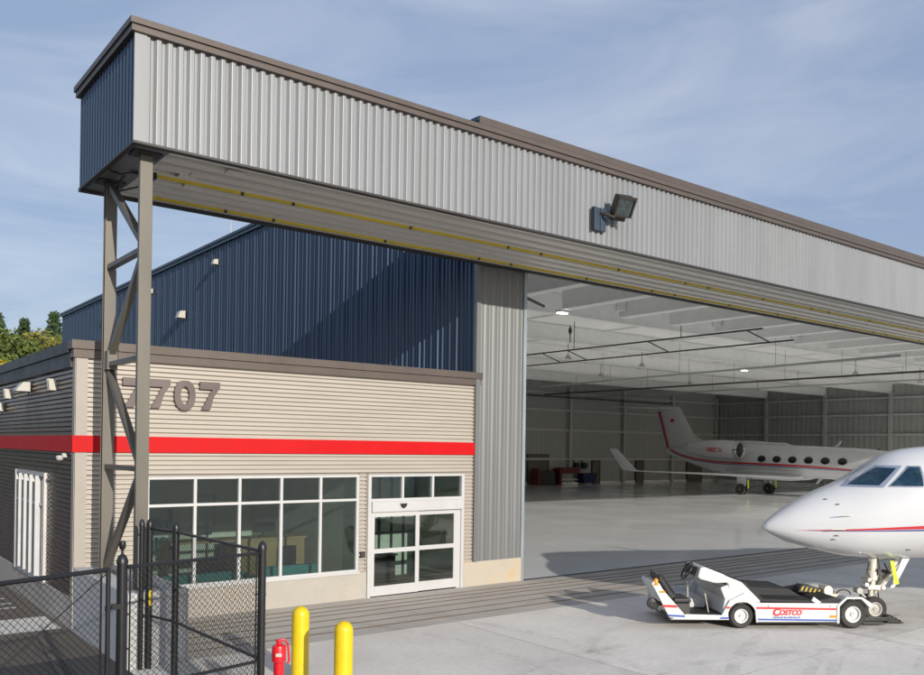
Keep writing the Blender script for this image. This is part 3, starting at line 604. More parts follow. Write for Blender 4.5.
# ------------------------------------------------------------------ business jet
TAB = [(0,2.10,2.02,.04),(.1,2.21,1.96,.13),(.3,2.37,1.86,.27),(.6,2.57,1.74,.43),(1.0,2.79,1.62,.59),(1.4,2.97,1.53,.73),(1.8,3.14,1.45,.86),(2.2,3.37,1.42,.96),(2.5,3.57,1.41,1.02),(2.8,3.73,1.41,1.08),(3.2,3.84,1.41,1.14),(3.7,3.90,1.41,1.18),(5,4.02,1.45,1.2),(8,4.15,1.55,1.2),(12,4.28,1.60,1.2),(16,4.36,1.60,1.18),(18,4.38,1.72,1.10),(19.5,4.40,1.98,.98),(21,4.38,2.35,.78),(22.5,4.25,2.78,.52),(23.8,4.05,3.20,.26),(24.5,3.85,3.42,.10),(24.7,3.70,3.55,.02)]
def prof(s):
    if s <= 0: return TAB[0][1:]
    for i in range(len(TAB)-1):
        a, b = TAB[i], TAB[i+1]
        if s <= b[0]:
            t = (s-a[0])/(b[0]-a[0])
            # catmull-rom for smoothness
            p0 = TAB[max(i-1, 0)]; p3 = TAB[min(i+2, len(TAB)-1)]; o = []
            for k in (1,2,3):
                h_ = b[0]-a[0]
                m0 = (b[k]-p0[k])/(b[0]-p0[0]) if b[0] != p0[0] else 0
                m1 = (p3[k]-a[k])/(p3[0]-a[0]) if p3[0] != a[0] else 0
                t2, t3 = t*t, t*t*t
                o.append((2*t3-3*t2+1)*a[k]+(t3-2*t2+t)*h_*m0+(-2*t3+3*t2)*b[k]+(t3-t2)*h_*m1)
            return o
    return TAB[-1][1:]
EX = 2.1
def hw(s, z):
    t, b, w_ = prof(s); zc = b+(t-b)*.48; H = (t-zc) if z > zc else (zc-b)
    q = min(1, abs(z-zc)/max(H, 1e-3)); return w_*max(0, 1-q**EX)**(1/EX)
def patch(quad, side, off=.006, nu=8, nv=6):
    a, b, c, d = quad   # bl, br, tr, tl in (s,z)
    def fn(u, v):
        s = (a[0]*(1-u)+b[0]*u)*(1-v)+(d[0]*(1-u)+c[0]*u)*v
        z = (a[1]*(1-u)+b[1]*u)*(1-v)+(d[1]*(1-u)+c[1]*u)*v
        return (s, side*(hw(s, z)+off), z)
    return MB().grid(fn, nu, nv)
def make_jet(label, loc, rz):
    J = thing('business_jet', label, 'aeroplane', loc, local=True, rot=(0,0,rz), group='white business jets with red stripe')
    n = 48; rings = []; ss = []
    s = 0
    while s < 5: ss.append(s); s += .1
    while s < 24.7: ss.append(s); s += .35
    ss.append(24.7)
    for s in ss:
        t, b, w_ = prof(s); zc = b+(t-b)*.48; rg = []
        for k in range(n):
            a = 2*math.pi*k/n; c_, s_ = math.cos(a), math.sin(a)
            y = w_*math.copysign(abs(c_)**(2/EX), c_); z = zc+((t-zc) if s_ > 0 else (zc-b))*math.copysign(abs(s_)**(2/EX), s_)
            rg.append((s, y, z))
        rings.append(rg)
    fu = obj('fuselage', MB().loft(rings), M['jet'], J)
    for p in fu.data.polygons: p.use_smooth = True
    # stripes along both sides
    path = [(.55,2.03),(1.4,2.06),(3.1,2.14),(5.8,2.33),(10,2.48),(14,2.56),(18,2.62),(20.5,2.85),(22.4,3.2),(23.4,3.55),(24.0,3.8)]
    def zs(s):
        for a, b in zip(path, path[1:]):
            if s <= b[0]: return a[1]+(b[1]-a[1])*(s-a[0])/(b[0]-a[0])
        return path[-1][1]
    for side in (-1, 1):
        def st(lo, hi, s0=.55):
            def fn(u, v):
                s = s0+(24.0-s0)*u; g = min(1, (s-.5)/3.0)+.9*max(0, min(1, (s-5)/4)); z = zs(s)+(lo+(hi-lo)*v)*g
                return (s, side*(hw(s, z)+.007), z)
            return MB().grid(fn, 160, 1)
        obj('red_stripe', st(.005, .085), M['jred'], fu); obj('blue_stripe', st(-.05, -.012, .8), M['jblue'], fu)
        # cockpit glazing: frame and pane
        sgn = side
        obj('windshield_frame', patch([(1.60,3.00),(2.30,3.00),(2.78,3.475),(2.36,3.475)], sgn, .006), M['wsframe'], J)
        wsf = obj('windshield', patch([(1.74,3.045),(2.24,3.045),(2.66,3.42),(2.38,3.43)], sgn, .012), M['cockpit'], J)
        obj('side_frame', patch([(2.38,3.02),(3.09,3.02),(3.12,3.475),(2.87,3.475)], sgn, .006), M['jetmetal'], J)
        obj('side_glass', patch([(2.43,3.05),(3.05,3.05),(3.08,3.45),(2.88,3.45)], sgn, .012), M['cockpit'], J)
        obj('side_glass', patch([(3.17,3.05),(3.62,3.07),(3.55,3.42),(3.20,3.45)], sgn, .012), M['cockpit'], J)
        for (ps, pz) in ((1.52, 2.40), (1.40, 2.10)):
            y = side*hw(ps, pz)
            obj('pitot_probe', MB().tube([(ps+.1, y, pz), (ps+.08, y+side*.07, pz+.0), (ps-.22, y+side*.07, pz-.01)], [.022,.016,.008], 6), M['gearmetal'], J)
        for (ps, pz) in ((1.22, 2.72), (1.40, 2.62), (1.32, 1.86), (1.36, 1.95), (2.93, 1.66)):
            y = side*hw(ps, pz); obj('vent', MB().box(ps-.04, ps+.05, y-.012, y+.012, pz-.012, pz+.012), M['darkmetal'], J)
        for (s0, s1, z0, z1) in ((4.3,5.3,1.85,3.65),(3.2,3.9,1.62,1.95)):
            for (a, b, c, d) in ((s0,s0+.014,z0,z1),(s1-.014,s1,z0,z1),(s0,s1,z0,z0+.014),(s0,s1,z1-.014,z1)):
                obj('panel_seam', patch([(a,c),(b,c),(b,d),(a,d)], side, .003, 6, 10), M['seam'], J)
        for k in range(6):
            cs = 6.35+1.42*k; cz = 3.02+.012*k
            def wn(r0, r1, o_):
                def fn(u, v):
                    a = 2*math.pi*u; r_ = r0+(r1-r0)*v; s_ = cs+.36*r_*math.cos(a); z_ = cz+.27*r_*math.sin(a)
                    return (s_, side*(hw(s_, z_)+o_), z_)
                return MB().grid(fn, 20, 2)
            wi = obj('cabin_window', wn(0.02, 1, .010), M['winblack'], J); obj('window_rim', wn(1, 1.16, .012), M['jetmetal'], wi)
    # wings
    def wing(side):
        secs = []
        for (y, le, te, z, th) in ((.6,9.6,16.3,1.62,.55),(1.3,10.0,16.0,1.62,.42),(4,12.3,17.0,1.70,.32),(8,15.9,18.8,1.83,.2),(10.8,18.4,20.1,1.93,.12)):
            c = te-le; rg = []
            for (u, h) in ((0,0),(.03,.45),(.15,.9),(.4,1),(.7,.55),(1,.04),(1,-.04),(.7,-.25),(.4,-.5),(.15,-.55),(.03,-.35)):
                rg.append((le+c*u, side*y, z+h*th/2))
            secs.append(rg)
        wg = obj('wing', MB().loft(secs), M['jet'], J, smooth=True)
        sec2 = []
        for (y, le, te, z, th) in ((10.8,18.4,20.1,1.93,.12),(11.0,18.7,20.3,2.06,.1),(11.4,20.4,21.3,3.75,.06)):
            c = te-le; sec2.append([(le+c*u, side*(y+h*th/2), z-h*.02) for (u, h) in ((0,0),(.05,.5),(.3,1),(.7,.6),(1,.05),(1,-.05),(.7,-.6),(.3,-1),(.05,-.5))])
        obj('winglet', MB().loft(sec2), M['jet'], wg, smooth=True)
    for side in (-1, 1): wing(side)
    bf = []
    for s, w_, z0 in ((9.0,.3,1.62),(9.8,.9,1.42),(11.5,1.2,1.28),(15,1.25,1.26),(17,1.0,1.40),(18.2,.4,1.7)):
        bf.append([(s, w_*math.cos(2*math.pi*k/20), 1.95+(.4 if math.sin(2*math.pi*k/20) > 0 else (1.95-z0))*math.sin(2*math.pi*k/20)) for k in range(20)])
    obj('belly_fairing', MB().loft(bf), M['jet'], J, smooth=True)
    # fin and T tail
    fz = [(3.9,20.2,24.6,.16),(4.35,20.0,24.75,.14),(4.75,20.9,24.85,.13),(5.3,21.4,25.0,.12),(6.2,21.95,25.3,.1),(7.6,22.85,25.75,.08)]
    fin = obj('tail_fin', MB().loft([[(le+(te-le)*u, h*th, z) for (u, h) in ((0,0),(.08,.6),(.35,1),(.75,.6),(1,.05),(1,-.05),(.75,-.6),(.35,-1),(.08,-.6))] for z, le, te, th in fz]), M['jet'], J, smooth=True)
    obj('dorsal_fillet', MB().prism([(17.6,4.32),(19.2,4.5),(20.3,4.62),(21.0,4.95),(21.6,5.4),(22.4,5.2),(22.4,4.2)], 1, -.07, .07), M['jet'], J, bevel=.03)
    for side in (-1, 1):
        obj('fin_stripe', MB().add([(23.95,side*.13,3.75),(24.15,side*.13,3.75),(25.35,side*.10,7.4),(25.15,side*.10,7.4)], [(0,1,2,3)]), M['jred'], fin)
        obj('fin_stripe', MB().add([(24.2,side*.12,3.85),(24.3,side*.12,3.85),(25.48,side*.09,7.4),(25.38,side*.09,7.4)], [(0,1,2,3)]), M['jblue'], fin)
        obj('flag_marking', MB().add([(23.5,side*.11,6.35),(23.95,side*.11,6.35),(23.95,side*.108,6.65),(23.5,side*.108,6.65)], [(0,1,2,3)]), M['jred'], J)
        obj('flag_canton', MB().add([(23.5,side*.115,6.5),(23.7,side*.115,6.5),(23.7,side*.113,6.65),(23.5,side*.113,6.65)], [(0,1,2,3)]), M['jblue'], J)
        sb = []
        for (y, le, te, z, th) in ((.05,23.3,26.2,7.62,.22),(5.0,26.4,27.5,7.68,.08)):
            sb.append([(le+(te-le)*u, side*y, z+h*th/2) for (u, h) in ((0,0),(.1,.7),(.4,1),(1,.1),(1,-.1),(.4,-1),(.1,-.7))])
        obj('stabilizer', MB().loft(sb), M['jet'], J, smooth=True)
    obj('tail_bullet', MB().lathe([(.02,0),(.14,.4),(.2,1.2),(.2,2.6),(.1,3.5),(.02,3.9)], (22.9,0,7.68), (1,0,-.02), 16), M['jet'], J, smooth=True)
    # engines
    for side in (-1, 1):
        y = side*1.95
        en = obj('engine', MB().lathe([(.62,.06),(.70,.0),(.76,.10),(.80,.6),(.82,1.6),(.76,3.0),(.60,4.3),(.46,4.9),(.40,4.9),(.40,4.5)], (15.0,y,3.78), (1,0,.035), 30, caps=False), M['jet'], J, smooth=True)
        obj('intake_lip', MB().lathe([(.57,.25),(.60,.08),(.66,-.02),(.72,-.02),(.77,.08),(.79,.28)], (14.98,y,3.78), (1,0,.035), 30, caps=False), M['jetmetal'], en, smooth=True)
        obj('fan', MB().lathe([(.001,.02),(.14,.3),(.60,.34),(.62,.10)], (15.03,y,3.78), (1,0,.035), 24), M['black'], en)
        obj('exhaust', MB().lathe([(.40,4.6),(.38,5.25),(.34,5.25),(.2,4.8)], (15.0,y,3.78), (1,0,.035), 20, caps=False), M['gearmetal'], en, smooth=True)
        obj('pylon', MB().box(16.2, 19.6, min(side*.8, side*1.3), max(side*.8, side*1.3), 3.75, 3.95), M['jet'], J, bevel=.03)
    # main gear
    for side in (-1, 1):
        gx, gy = 14.7, side*2.05
        mg = obj('main_gear', MB().tube([(gx-.1,gy,1.6),(gx,gy,.45)], [.09,.07], 10).tube([(gx+.5,gy-side*.5,1.5),(gx,gy,.6)], .04, 8).tube([(gx,gy-.35,.45),(gx,gy+.35,.45)], .05, 8), M['gearmetal'], J)
        obj('gear_door', MB().prism([(gx-.42,.72),(gx+.35,.62),(gx+.45,1.62),(gx-.5,1.62)], 1, gy+side*.14-.015, gy+side*.14+.015), M['jet'], mg)
        for dy in (-.25, .25):
            tyre(gx, gy+dy, .47, .47, .24, mg, dark=True)
        obj('streamer', MB().box(gx-.62, gx-.54, gy-.05, gy+.05, .55, 1.3), M['neon'], mg)
    # nose gear
    gx = 2.5; wz = .285
    ng = obj('nose_gear', MB().tube([(gx+.06,0,1.50),(gx+.02,0,.72)], [.095,.085], 14).tube([(gx+.02,0,.75),(gx,0,wz)], .055, 12).tube([(gx,-.2,wz),(gx,.2,wz)], .04, 8)
             .tube([(gx+.74,-.15,1.46),(gx+.08,-.06,.62)], .034, 8).tube([(gx+.74,.15,1.46),(gx+.08,.06,.62)], .034, 8).tube([(gx+.02,-.13,1.43),(gx+.78,-.13,1.43)], .034, 6)
             .tube([(gx-.05,0,1.36),(gx+.30,0,1.40)], .036, 6).tube([(gx+.02,0,1.05),(gx+.34,0,.92),(gx+.5,0,1.2)], .03, 6).tube([(gx+.34,-.12,.93),(gx+.34,.12,.93)], .05, 10), M['gearmetal'], J, smooth=True)
    obj('torque_link', MB().beam((gx-.04,0,.80), (gx-.28,0,.66), .12, .04).beam((gx-.28,0,.66), (gx-.03,0,.42), .12, .04).lathe([(.07,-.09),(.07,.09)], (gx-.28,0,.67), (0,1,0), 12), M['fixture'], ng)
    obj('steering_unit', MB().lathe([(.07,0),(.13,.03),(.13,.2),(.07,.24)], (gx+.03,0,.88), (0,0,1), 14).box(gx-.12,gx+.20,-.14,.14,.70,.80).lathe([(.05,-.17),(.05,.17)], (gx+.22,0,.75), (0,1,0), 10).lathe([(.045,-.16),(.045,.16)], (gx-.10,0,.92), (0,1,0), 10), M['gearmetal'], ng, bevel=.008)
    obj('taxi_light', MB().lathe([(.04,.1),(.085,.02),(.085,-.03)], (gx-.17,-.10,.80), (1,0,0), 14), M['jetmetal'], ng)
    obj('gear_wiring', MB().tube([(gx+.12,-.09,1.4),(gx+.17,-.11,1.1),(gx+.10,-.10,.8),(gx+.16,-.08,.5)], .014, 5).tube([(gx-.08,-.09,1.3),(gx-.13,-.10,1.1),(gx-.04,-.11,.9),(gx-.10,-.1,.6)], .014, 5).tube([(gx+.25,-.12,1.3),(gx+.33,-.14,1.1),(gx+.22,-.12,.95)], .016, 5).lathe([(.04,-.15),(.04,.15)], (gx+.38,0,1.08), (0,1,0), 8).box(gx+.10,gx+.17,-.15,-.09,1.02,1.16), M['darkmetal'], ng)
    for dy in (-.17, .17): tyre(gx, dy, wz, .275, .15, ng, red=True)
    for sy in (-1, 1): obj('gear_door', MB().prism([(gx+.64,1.43),(gx+.82,1.43),(gx+.46,.76),(gx+.36,.74)], 1, sy*.17-.01, sy*.17+.01), M['jet'], ng)
    obj('streamer', MB().add([(gx+.30,-.27,1.36),(gx+.38,-.27,1.36),(gx+.50,-.29,.86),(gx+.40,-.29,.84)], [(0,1,2,3)]), M['neon'], ng, solid=.008)
    obj('nose_fairing', MB().tube([(.34,0,1.86),(.52,0,1.80),(.80,0,1.72)], [.02,.05,.03], 10), M['jet'], J, smooth=True)
    obj('antenna', MB().prism([(7.4,4.10),(7.75,4.10),(7.15,4.62),(7.02,4.62)], 1, -.02, .02), M['jet'], J)
    obj('antenna', MB().prism([(8.6,1.56),(8.95,1.56),(9.2,1.12),(9.05,1.12)], 1, -.02, .02), M['jet'], J)
    obj('beacon', MB().lathe([(.07,0),(.06,.08),(.02,.12)], (4.1,0,3.95), (0,0,1), 10), M['black'], J)
    obj('roof_fairing', MB().tube([(11.4,0,4.22),(12,0,4.30),(14.5,0,4.36),(15.4,0,4.34)], [.05,.16,.16,.05], 10), M['jet'], J, smooth=True)
    return J
def tyre(x, y, z, r, w_, parent, red=False, rim=.55, dark=False):
    h = w_/2
    t = obj('wheel', MB().lathe([(r*rim,-h*.8),(r*.86,-h),(r*.96,-h*.75),(r,-h*.35),(r,h*.35),(r*.96,h*.75),(r*.86,h),(r*rim,h*.8)], (x,y,z), (0,1,0), 32, caps=False), M['rubber'], parent, smooth=True)
    # the deepest level stays at sub-part: the rim is part of the same wheel level
    a = obj('wheel_rim', MB().lathe([(r*.001,-h*.55),(r*.12,-h*.75),(r*.16,-h*.45),(r*.40,-h*.35),(r*.48,-h*.78),(r*(rim+.02),-h*.84),(r*(rim+.02),h*.84),(r*.48,h*.78),(r*.40,h*.35),(r*.16,h*.45),(r*.12,h*.75),(.001,h*.55)], (x,y,z), (0,1,0), 28), M['darkmetal'] if dark else (M['fixture'] if red else M['tugw']), parent, smooth=True)
    return t

jet2 = make_jet('white business jet whose nose wheel rests on the tug in front of the hangar', (.76,-7.1,0), math.atan2(-.555,.832))
# the parked one gets the same shape; its registration is added
def text_mb(body, size, shear=0, offset=0, extr=0):
    cu = bpy.data.curves.new('t', 'FONT'); cu.body = body; cu.size = size; cu.shear = shear; cu.offset = offset; cu.extrude = extr; cu.resolution_u = 6
    o = bpy.data.objects.new('t', cu); COL.objects.link(o); bpy.context.view_layer.update()
    me = bpy.data.meshes.new_from_object(o); m = MB(); m.v = [tuple(v.co) for v in me.vertices]; m.f = [tuple(p.vertices) for p in me.polygons]
    bpy.data.objects.remove(o); bpy.data.curves.remove(cu); bpy.data.meshes.remove(me); return m
jet1 = dup(jet2, (49.4, 10.3, 0), 'white business jet parked deep inside the dim hangar', skip=('pitot_probe',))
jet1.rotation_euler = (0, 0, R(90))
OFF[jet1.name] = Vector((0,0,0))
tx = text_mb('N80CW', .54, 0, .010)
w_ = max(v[0] for v in tx.v)
for side in (1, -1):
    m = MB(); m.f = list(tx.f)
    # right way round as read from outside: on the starboard side (+y) the nose is to the reader's right, so text runs nose-ward
    for v in tx.v:
        s = (17.9 - v[0]*1.65/w_) if side > 0 else (16.25 + v[0]*1.65/w_)
        dz = v[1]-.2; m.v.append((s, side*(1.95+math.sqrt(max(.01, .80**2-dz*dz))+.03), 3.72+dz+(s-15)*.035))
    obj('registration', m, M['jred'], jet1)

# ------------------------------------------------------------------ tug
tug = thing('aircraft_tug', 'low white towbarless tug with red and blue stripes holding a nose wheel', 'tug', (-.43,-7.43,0), local=True, rot=(0,0,math.atan2(-.555,.832)))
W = 1.88
def arc(cx, cz, r, a0, a1, n=9): return [(cx+r*math.cos(R(a0+(a1-a0)*k/n)), cz+r*math.sin(R(a0+(a1-a0)*k/n))) for k in range(n+1)]
def side_panel(poly, y0, y1): return MB().prism(poly, 1, y0, y1)
# lower body sides with wheel cut-out
body = [(-1.55,.20),(-.28,.19)]+[(-.30,.30)]+arc(0,.26,.31,165,25)+[(.31,.13),(2.12,.12),(2.12,.54),(.31,.55),(.05,.76),(-.14,.66),(-.27,.60),(-.36,.44),(-.44,.29),(-1.2,.31)]
for y0 in (0, W-.05):
    obj('side_panel', side_panel(body, y0, y0+.05), M['tugw'], tug, bevel=.008)
obj('chassis', MB().box(-1.5, -.35, .06, W-.06, .17, .27).box(.36, 2.1, .06, W-.06, .14, .52).box(-.35,.36,.35,W-.35,.14,.5), M['darkmetal'], tug)
obj('floor_mat', MB().box(-1.25, -.42, .055, W-.055, .272, .30), M['tugdeck'], tug)
# tail pylon behind the seat
pyl = [(-1.95,.95),(-1.90,1.0),(-1.78,.95),(-1.70,.82),(-1.24,.31),(-1.30,.21),(-1.56,.24),(-1.86,.80)]
for y0 in (.0, .74): obj('tail_panel', side_panel(pyl, y0-.002, y0+.058), M['tugw'], tug, bevel=.01)
obj('tail_shell', side_panel([(-1.90,.93),(-1.86,.99),(-1.78,.94),(-1.34,.40),(-1.5,.27),(-1.60,.36),(-1.82,.78)], .06, .735), M['tugw'], tug, bevel=.02)
obj('seat_back', side_panel([(-1.80,1.06),(-1.73,1.10),(-1.38,.66),(-1.48,.60)], .10, .70), M['black'], tug, bevel=.02)
for y in (.10, .66): obj('grab_rail', MB().tube([(-1.76,y,1.0),(-1.76,y,1.13),(-1.69,y,1.10),(-1.42,y,.72)], .02, 8), M['black'], tug)
obj('seat', MB().box(-1.44, -1.06, .10, .76, .52, .62), M['black'], tug, bevel=.035)
obj('seat_base', MB().box(-1.42, -1.10, .08, .78, .30, .52), M['darkmetal'], tug)
obj('rear_step', MB().box(-1.45, -.5, .82, W-.13, .30, .50), M['tugw'], tug, bevel=.02)
obj('beacon', MB().lathe([(.05,0),(.05,.07),(.03,.10),(.01,.11)], (-1.85,.03,.95), (0,0,1), 14).lathe([(.06,-.03),(.06,0)], (-1.85,.03,.95), (0,0,1), 14), M['amber'], tug, smooth=True)
obj('reflector', MB().box(-1.78,-1.66,-.012,-.003,.76,.80), M['amber'], tug); obj('reflector', MB().box(1.90,2.06,-.008,-.001,.24,.29), M['amber'], tug)
obj('tow_hitch', MB().lathe([(.05,-.06),(.12,-.05),(.12,.05),(.05,.06)], (-1.86,.2,.50), (0,1,0), 16).box(-1.86,-1.6,.14,.26,.46,.54), M['black'], tug)
# cab far wall, dash pod and hood
obj('cab_wall', side_panel([(-1.50,.3),(-.25,.3),(-.25,.98),(-.55,.62),(-1.35,.60),(-1.50,.55)], W-.12, W-.066), M['tugw'], tug)
obj('dash_pod', side_panel([(-.90,1.27),(-.82,1.30),(-.42,1.15),(-.20,1.04),(-.30,.96),(-.60,.94),(-.88,1.02),(-.95,1.08)], .05, .95), M['tugw'], tug, bevel=.03)
obj('dash_panel', side_panel([(-.96,1.08),(-.90,1.26),(-.93,1.27),(-.99,1.09)], .10, .90), M['darkmetal'], tug)
obj('hood', side_panel([(-.44,1.14),(-.16,1.04),(.02,.97),(.42,.60),(.42,.53),(-.1,.53),(-.36,.62),(-.28,.9)], .051, W-.051), M['tugw'], tug, bevel=.035)
obj('cowl', side_panel([(-.42,.30),(-.30,.30),(-.20,.66),(-.30,.92),(-.46,.86),(-.36,.62)], .055, W-.12), M['tugw'], tug, bevel=.02)
obj('pod_gasket', side_panel([(-.86,1.00),(-.60,.93),(-.42,.90),(-.38,.94),(-.60,.965),(-.86,1.03)], .04, .96), M['black'], tug)
sw = MB(); cx, cy, cz = -1.06, .42, 1.17; ax = Vector((-.86,0,.5)).normalized(); a_ = Vector((0,1,0)); b_ = ax.cross(a_)
ringp = [Vector((cx,cy,cz))+(a_*math.cos(2*math.pi*k/24)+b_*math.sin(2*math.pi*k/24))*.19 for k in range(25)]
sw.tube(ringp, .018, 8, caps=False)
for k in (0, 8, 16): sw.tube([(cx,cy,cz), ringp[k]], .014, 6)
sw.tube([(cx,cy,cz),(-.92,cy,1.12)], .03, 8); obj('steering_wheel', sw, M['black'], tug, smooth=True)
obj('shift_lever', MB().tube([(-.98,.55,.30),(-1.0,.55,.92)], .014, 6).tube([(-.62,.3,.3),(-.70,.3,.7)], .012, 6), M['gearmetal'], tug)
# black grip deck and its raised lid
obj('grip_deck', side_panel([(.02,.975),(.06,.985),(.46,.62),(1.60,.59),(1.62,.555),(.43,.575)], .04, W-.04), M['tugdeck'], tug)
obj('battery_cover', side_panel([(.32,.60),(.36,.80),(1.25,.76),(1.55,.585)], .55, W-.25), M['tugdeck'], tug, bevel=.03)
obj('cover_seam', side_panel([(.40,.792),(1.16,.768),(1.16,.775),(.40,.80)], .7, .72), M['rubber'], tug)
obj('rear_deck', side_panel([(1.64,.545),(2.12,.545),(2.25,.60),(2.05,.66),(1.70,.60)], .06, W-.06), M['tugdeck'], tug)
obj('divider_fin', side_panel([(1.50,.60),(1.55,.68),(1.72,.56),(1.60,.54)], .0, .04), M['tugw'], tug)
obj('hazard_roll', side_panel([(1.58,.63),(1.62,.76),(1.70,.80),(2.05,.74),(2.12,.68),(2.05,.62)], .80, 1.10), M['black'], tug, bevel=.02)
hy = MB()
for k in range(5):
    xx = 1.64+.095*k; zz = .725-.018*k; hy.add([(xx,.794,zz-.045),(xx+.035,.794,zz-.045),(xx+.075,.794,zz+.045),(xx+.04,.794,zz+.045)], [(0,1,2,3)])
obj('hazard_stripe', hy, M['yellow_rail'], tug)
obj('winch', MB().lathe([(.10,-.16),(.10,.16)], (2.30,1.0,.68), (0,1,0), 16).box(2.1,2.5,.7,1.4,.55,.62), M['gearmetal'], tug, smooth=True)
obj('cable_loop', MB().tube([(2.62+.16*math.cos(R(a)),.8,.60+.10*math.sin(R(a))) for a in range(180,-20,-15)], .014, 7), M['black'], tug)
obj('canvas_cover', MB().lathe([(.02,0),(.18,.02),(.20,.08),(.14,.15),(.02,.18)], (2.05,1.15,.60), (0,0,1), 12), M['fixture'], tug, smooth=True)
# rear fenders over the cradle wheels
for y0, y1 in ((-.02,.30), (W-.30,W+.02)):
    fd = [(2.05,.12),(2.05,.50),(2.25,.68),(2.60,.68),(2.82,.54),(2.82,.46),(2.74,.48),(2.58,.635),(2.27,.635),(2.10,.47),(2.08,.12)]
    obj('rear_fender', side_panel(fd, y0, y1), M['tugw'], tug, bevel=.006)
for (x, y) in ((0,.13),(2.42,.10),(0,W-.13),(2.42,W-.10)):
    tyre(x, y, .305 if x > 1 else .265, .305 if x > 1 else .265, .2, tug)
# cradle and ramp
obj('cradle', MB().box(2.6,3.50,.50,.58,.06,.15).box(2.6,3.50,W-.58,W-.50,.06,.15).box(2.70,2.92,.58,W-.58,.06,.16), M['black'], tug, bevel=.01)
obj('ramp', side_panel([(3.46,.03),(3.86,.02),(3.56,.17),(3.48,.17)], .50, W-.50).box(2.80,3.30,.30,.45,.03,.07), M['black'], tug, bevel=.01)
for k in range(3): obj('ramp_cleat', MB().beam((3.58+.09*k,.48,.165-.045*k),(3.58+.09*k,W-.48,.165-.045*k),.02,.025), M['darkmetal'], tug)
for (a, b, c, d) in ((.50,.506,.20,.52),(1.95,1.956,.20,.52),(.506,1.95,.20,.206)):
    obj('panel_seam', MB().box(a, b, -.003, .002, c, d), M['seam'], tug)
obj('panel_bolt', MB().lathe([(.012,-.004),(.012,.004)], (.56,-.002,.48), (0,1,0), 8).lathe([(.012,-.004),(.012,.004)], (1.90,-.002,.48), (0,1,0), 8).lathe([(.012,-.004),(.012,.004)], (2.18,-.024,.30), (0,1,0), 8), M['darkmetal'], tug)
obj('side_bumper', MB().box(.34, 2.08, -.012, .0, .125, .150), M['rubber'], tug)
obj('hood_hinge', MB().box(-.30,-.22,.30,.42,1.085,1.10).box(-.30,-.22,1.4,1.52,1.085,1.10), M['darkmetal'], tug)
# stripes and lettering
def strip(x0, x1, za, zb, h, mat, nm):
    obj(nm, MB().add([(x0,-.006,za),(x1,-.006,zb),(x1,-.006,zb+h),(x0,-.006,za+h)], [(0,1,2,3)]), mat, tug)
strip(.30, 2.10, .425, .40, .04, M['tred'], 'red_stripe'); strip(.34, 2.10, .185, .165, .035, M['tblue'], 'blue_stripe')
obj('red_stripe', MB().add([(-.35,-.006,.43),(-.27,-.006,.43),(-.25,-.006,.47),(-.34,-.006,.47)], [(0,1,2,3)]), M['tred'], tug)
obj('blue_stripe', MB().add([(-.50,-.006,.215),(-.29,-.006,.215),(-.29,-.006,.25),(-.45,-.006,.25)], [(0,1,2,3)]), M['tblue'], tug)
obj('red_stripe', MB().add([(-1.69,-.008,.46),(-1.38,-.008,.45),(-1.42,-.008,.50),(-1.72,-.008,.51)], [(0,1,2,3)]), M['tred'], tug)
obj('blue_stripe', MB().add([(-1.57,-.008,.265),(-1.22,-.008,.25),(-1.25,-.008,.29),(-1.60,-.008,.305)], [(0,1,2,3)]), M['tblue'], tug)
def flat_text(body, x, z, width, height, mat, nm, shear=0, bold=0, y=-.010):
    t = text_mb(body, 1, shear, bold); xs_ = [v[0] for v in t.v]; ys_ = [v[1] for v in t.v]
    x0, x1, y0, y1 = min(xs_), max(xs_), min(ys_), max(ys_)
    m = MB(); m.f = list(t.f); m.v = [(x+(v[0]-x0)/(x1-x0)*width, y, z+(v[1]-y0)/(y1-y0)*height) for v in t.v]; obj(nm, m, mat, tug)
flat_text('C', .66, .275, .17, .165, M['tred'], 'lettering', .25, .045)
flat_text('OSTCO', .81, .29, .48, .115, M['tred'], 'lettering', .25, .04)
flat_text('WHOLESALE', .66, .228, .60, .035, M['tblue'], 'lettering', .2, .03)

# ------------------------------------------------------------------ fence, gate, bollards, hydrant
WR = .0030; PT = .057
def mesh_panel(p0, p1, z0, z1):
    """chain link: two families of diagonal wires clipped to the panel"""
    p0, p1 = Vector(p0), Vector(p1); L_ = (p1-p0).length; d = (p1-p0)/L_; H = z1-z0; m = MB(); nrm = Vector((-d.y, d.x, 0))*.0025
    k = -H
    while k < L_:
        for sg in (1, -1):
            # wire u = k + t, v = t
            t0 = max(0, -k); t1 = min(H, L_-k)
            if t1-t0 > .01:
                va, vb = (t0, t1) if sg > 0 else (H-t0, H-t1)
                a = p0+d*(k+t0)+Vector((0,0,z0+va))+nrm*sg; b = p0+d*(k+t1)+Vector((0,0,z0+vb))+nrm*sg
                m.tube([a, b], WR, 4, caps=False)
        k += PT*1.414
    return m
ZT = 2.35
def post(x, y, r, top, parent, nm='post', z0=0):
    obj(nm, MB().lathe([(r,z0),(r,top),(r*1.12,top),(r*1.12,top+.04),(r*.8,top+.09),(.01,top+.12)], (x,y,0), (0,0,1), 16, caps=True), M['vinyl'], parent, smooth=True)
def rail(a, b, r, parent, nm='rail'): obj(nm, MB().tube([a, b], r, 10), M['vinyl'], parent, smooth=True)
T = (-11.26,-7.42); G1 = (-13.18,-7.83)
fa = thing('chain_link_fence', 'black chain link fence panel between the gate post and the thick corner post', 'fence', (T[0],T[1],0), group='black chain link fence sections')
post(T[0], T[1], .052, 2.34, fa, 'corner_post')
ux, uy = (T[0]-G1[0]), (T[1]-G1[1]); ul = math.hypot(ux, uy); ux /= ul; uy /= ul
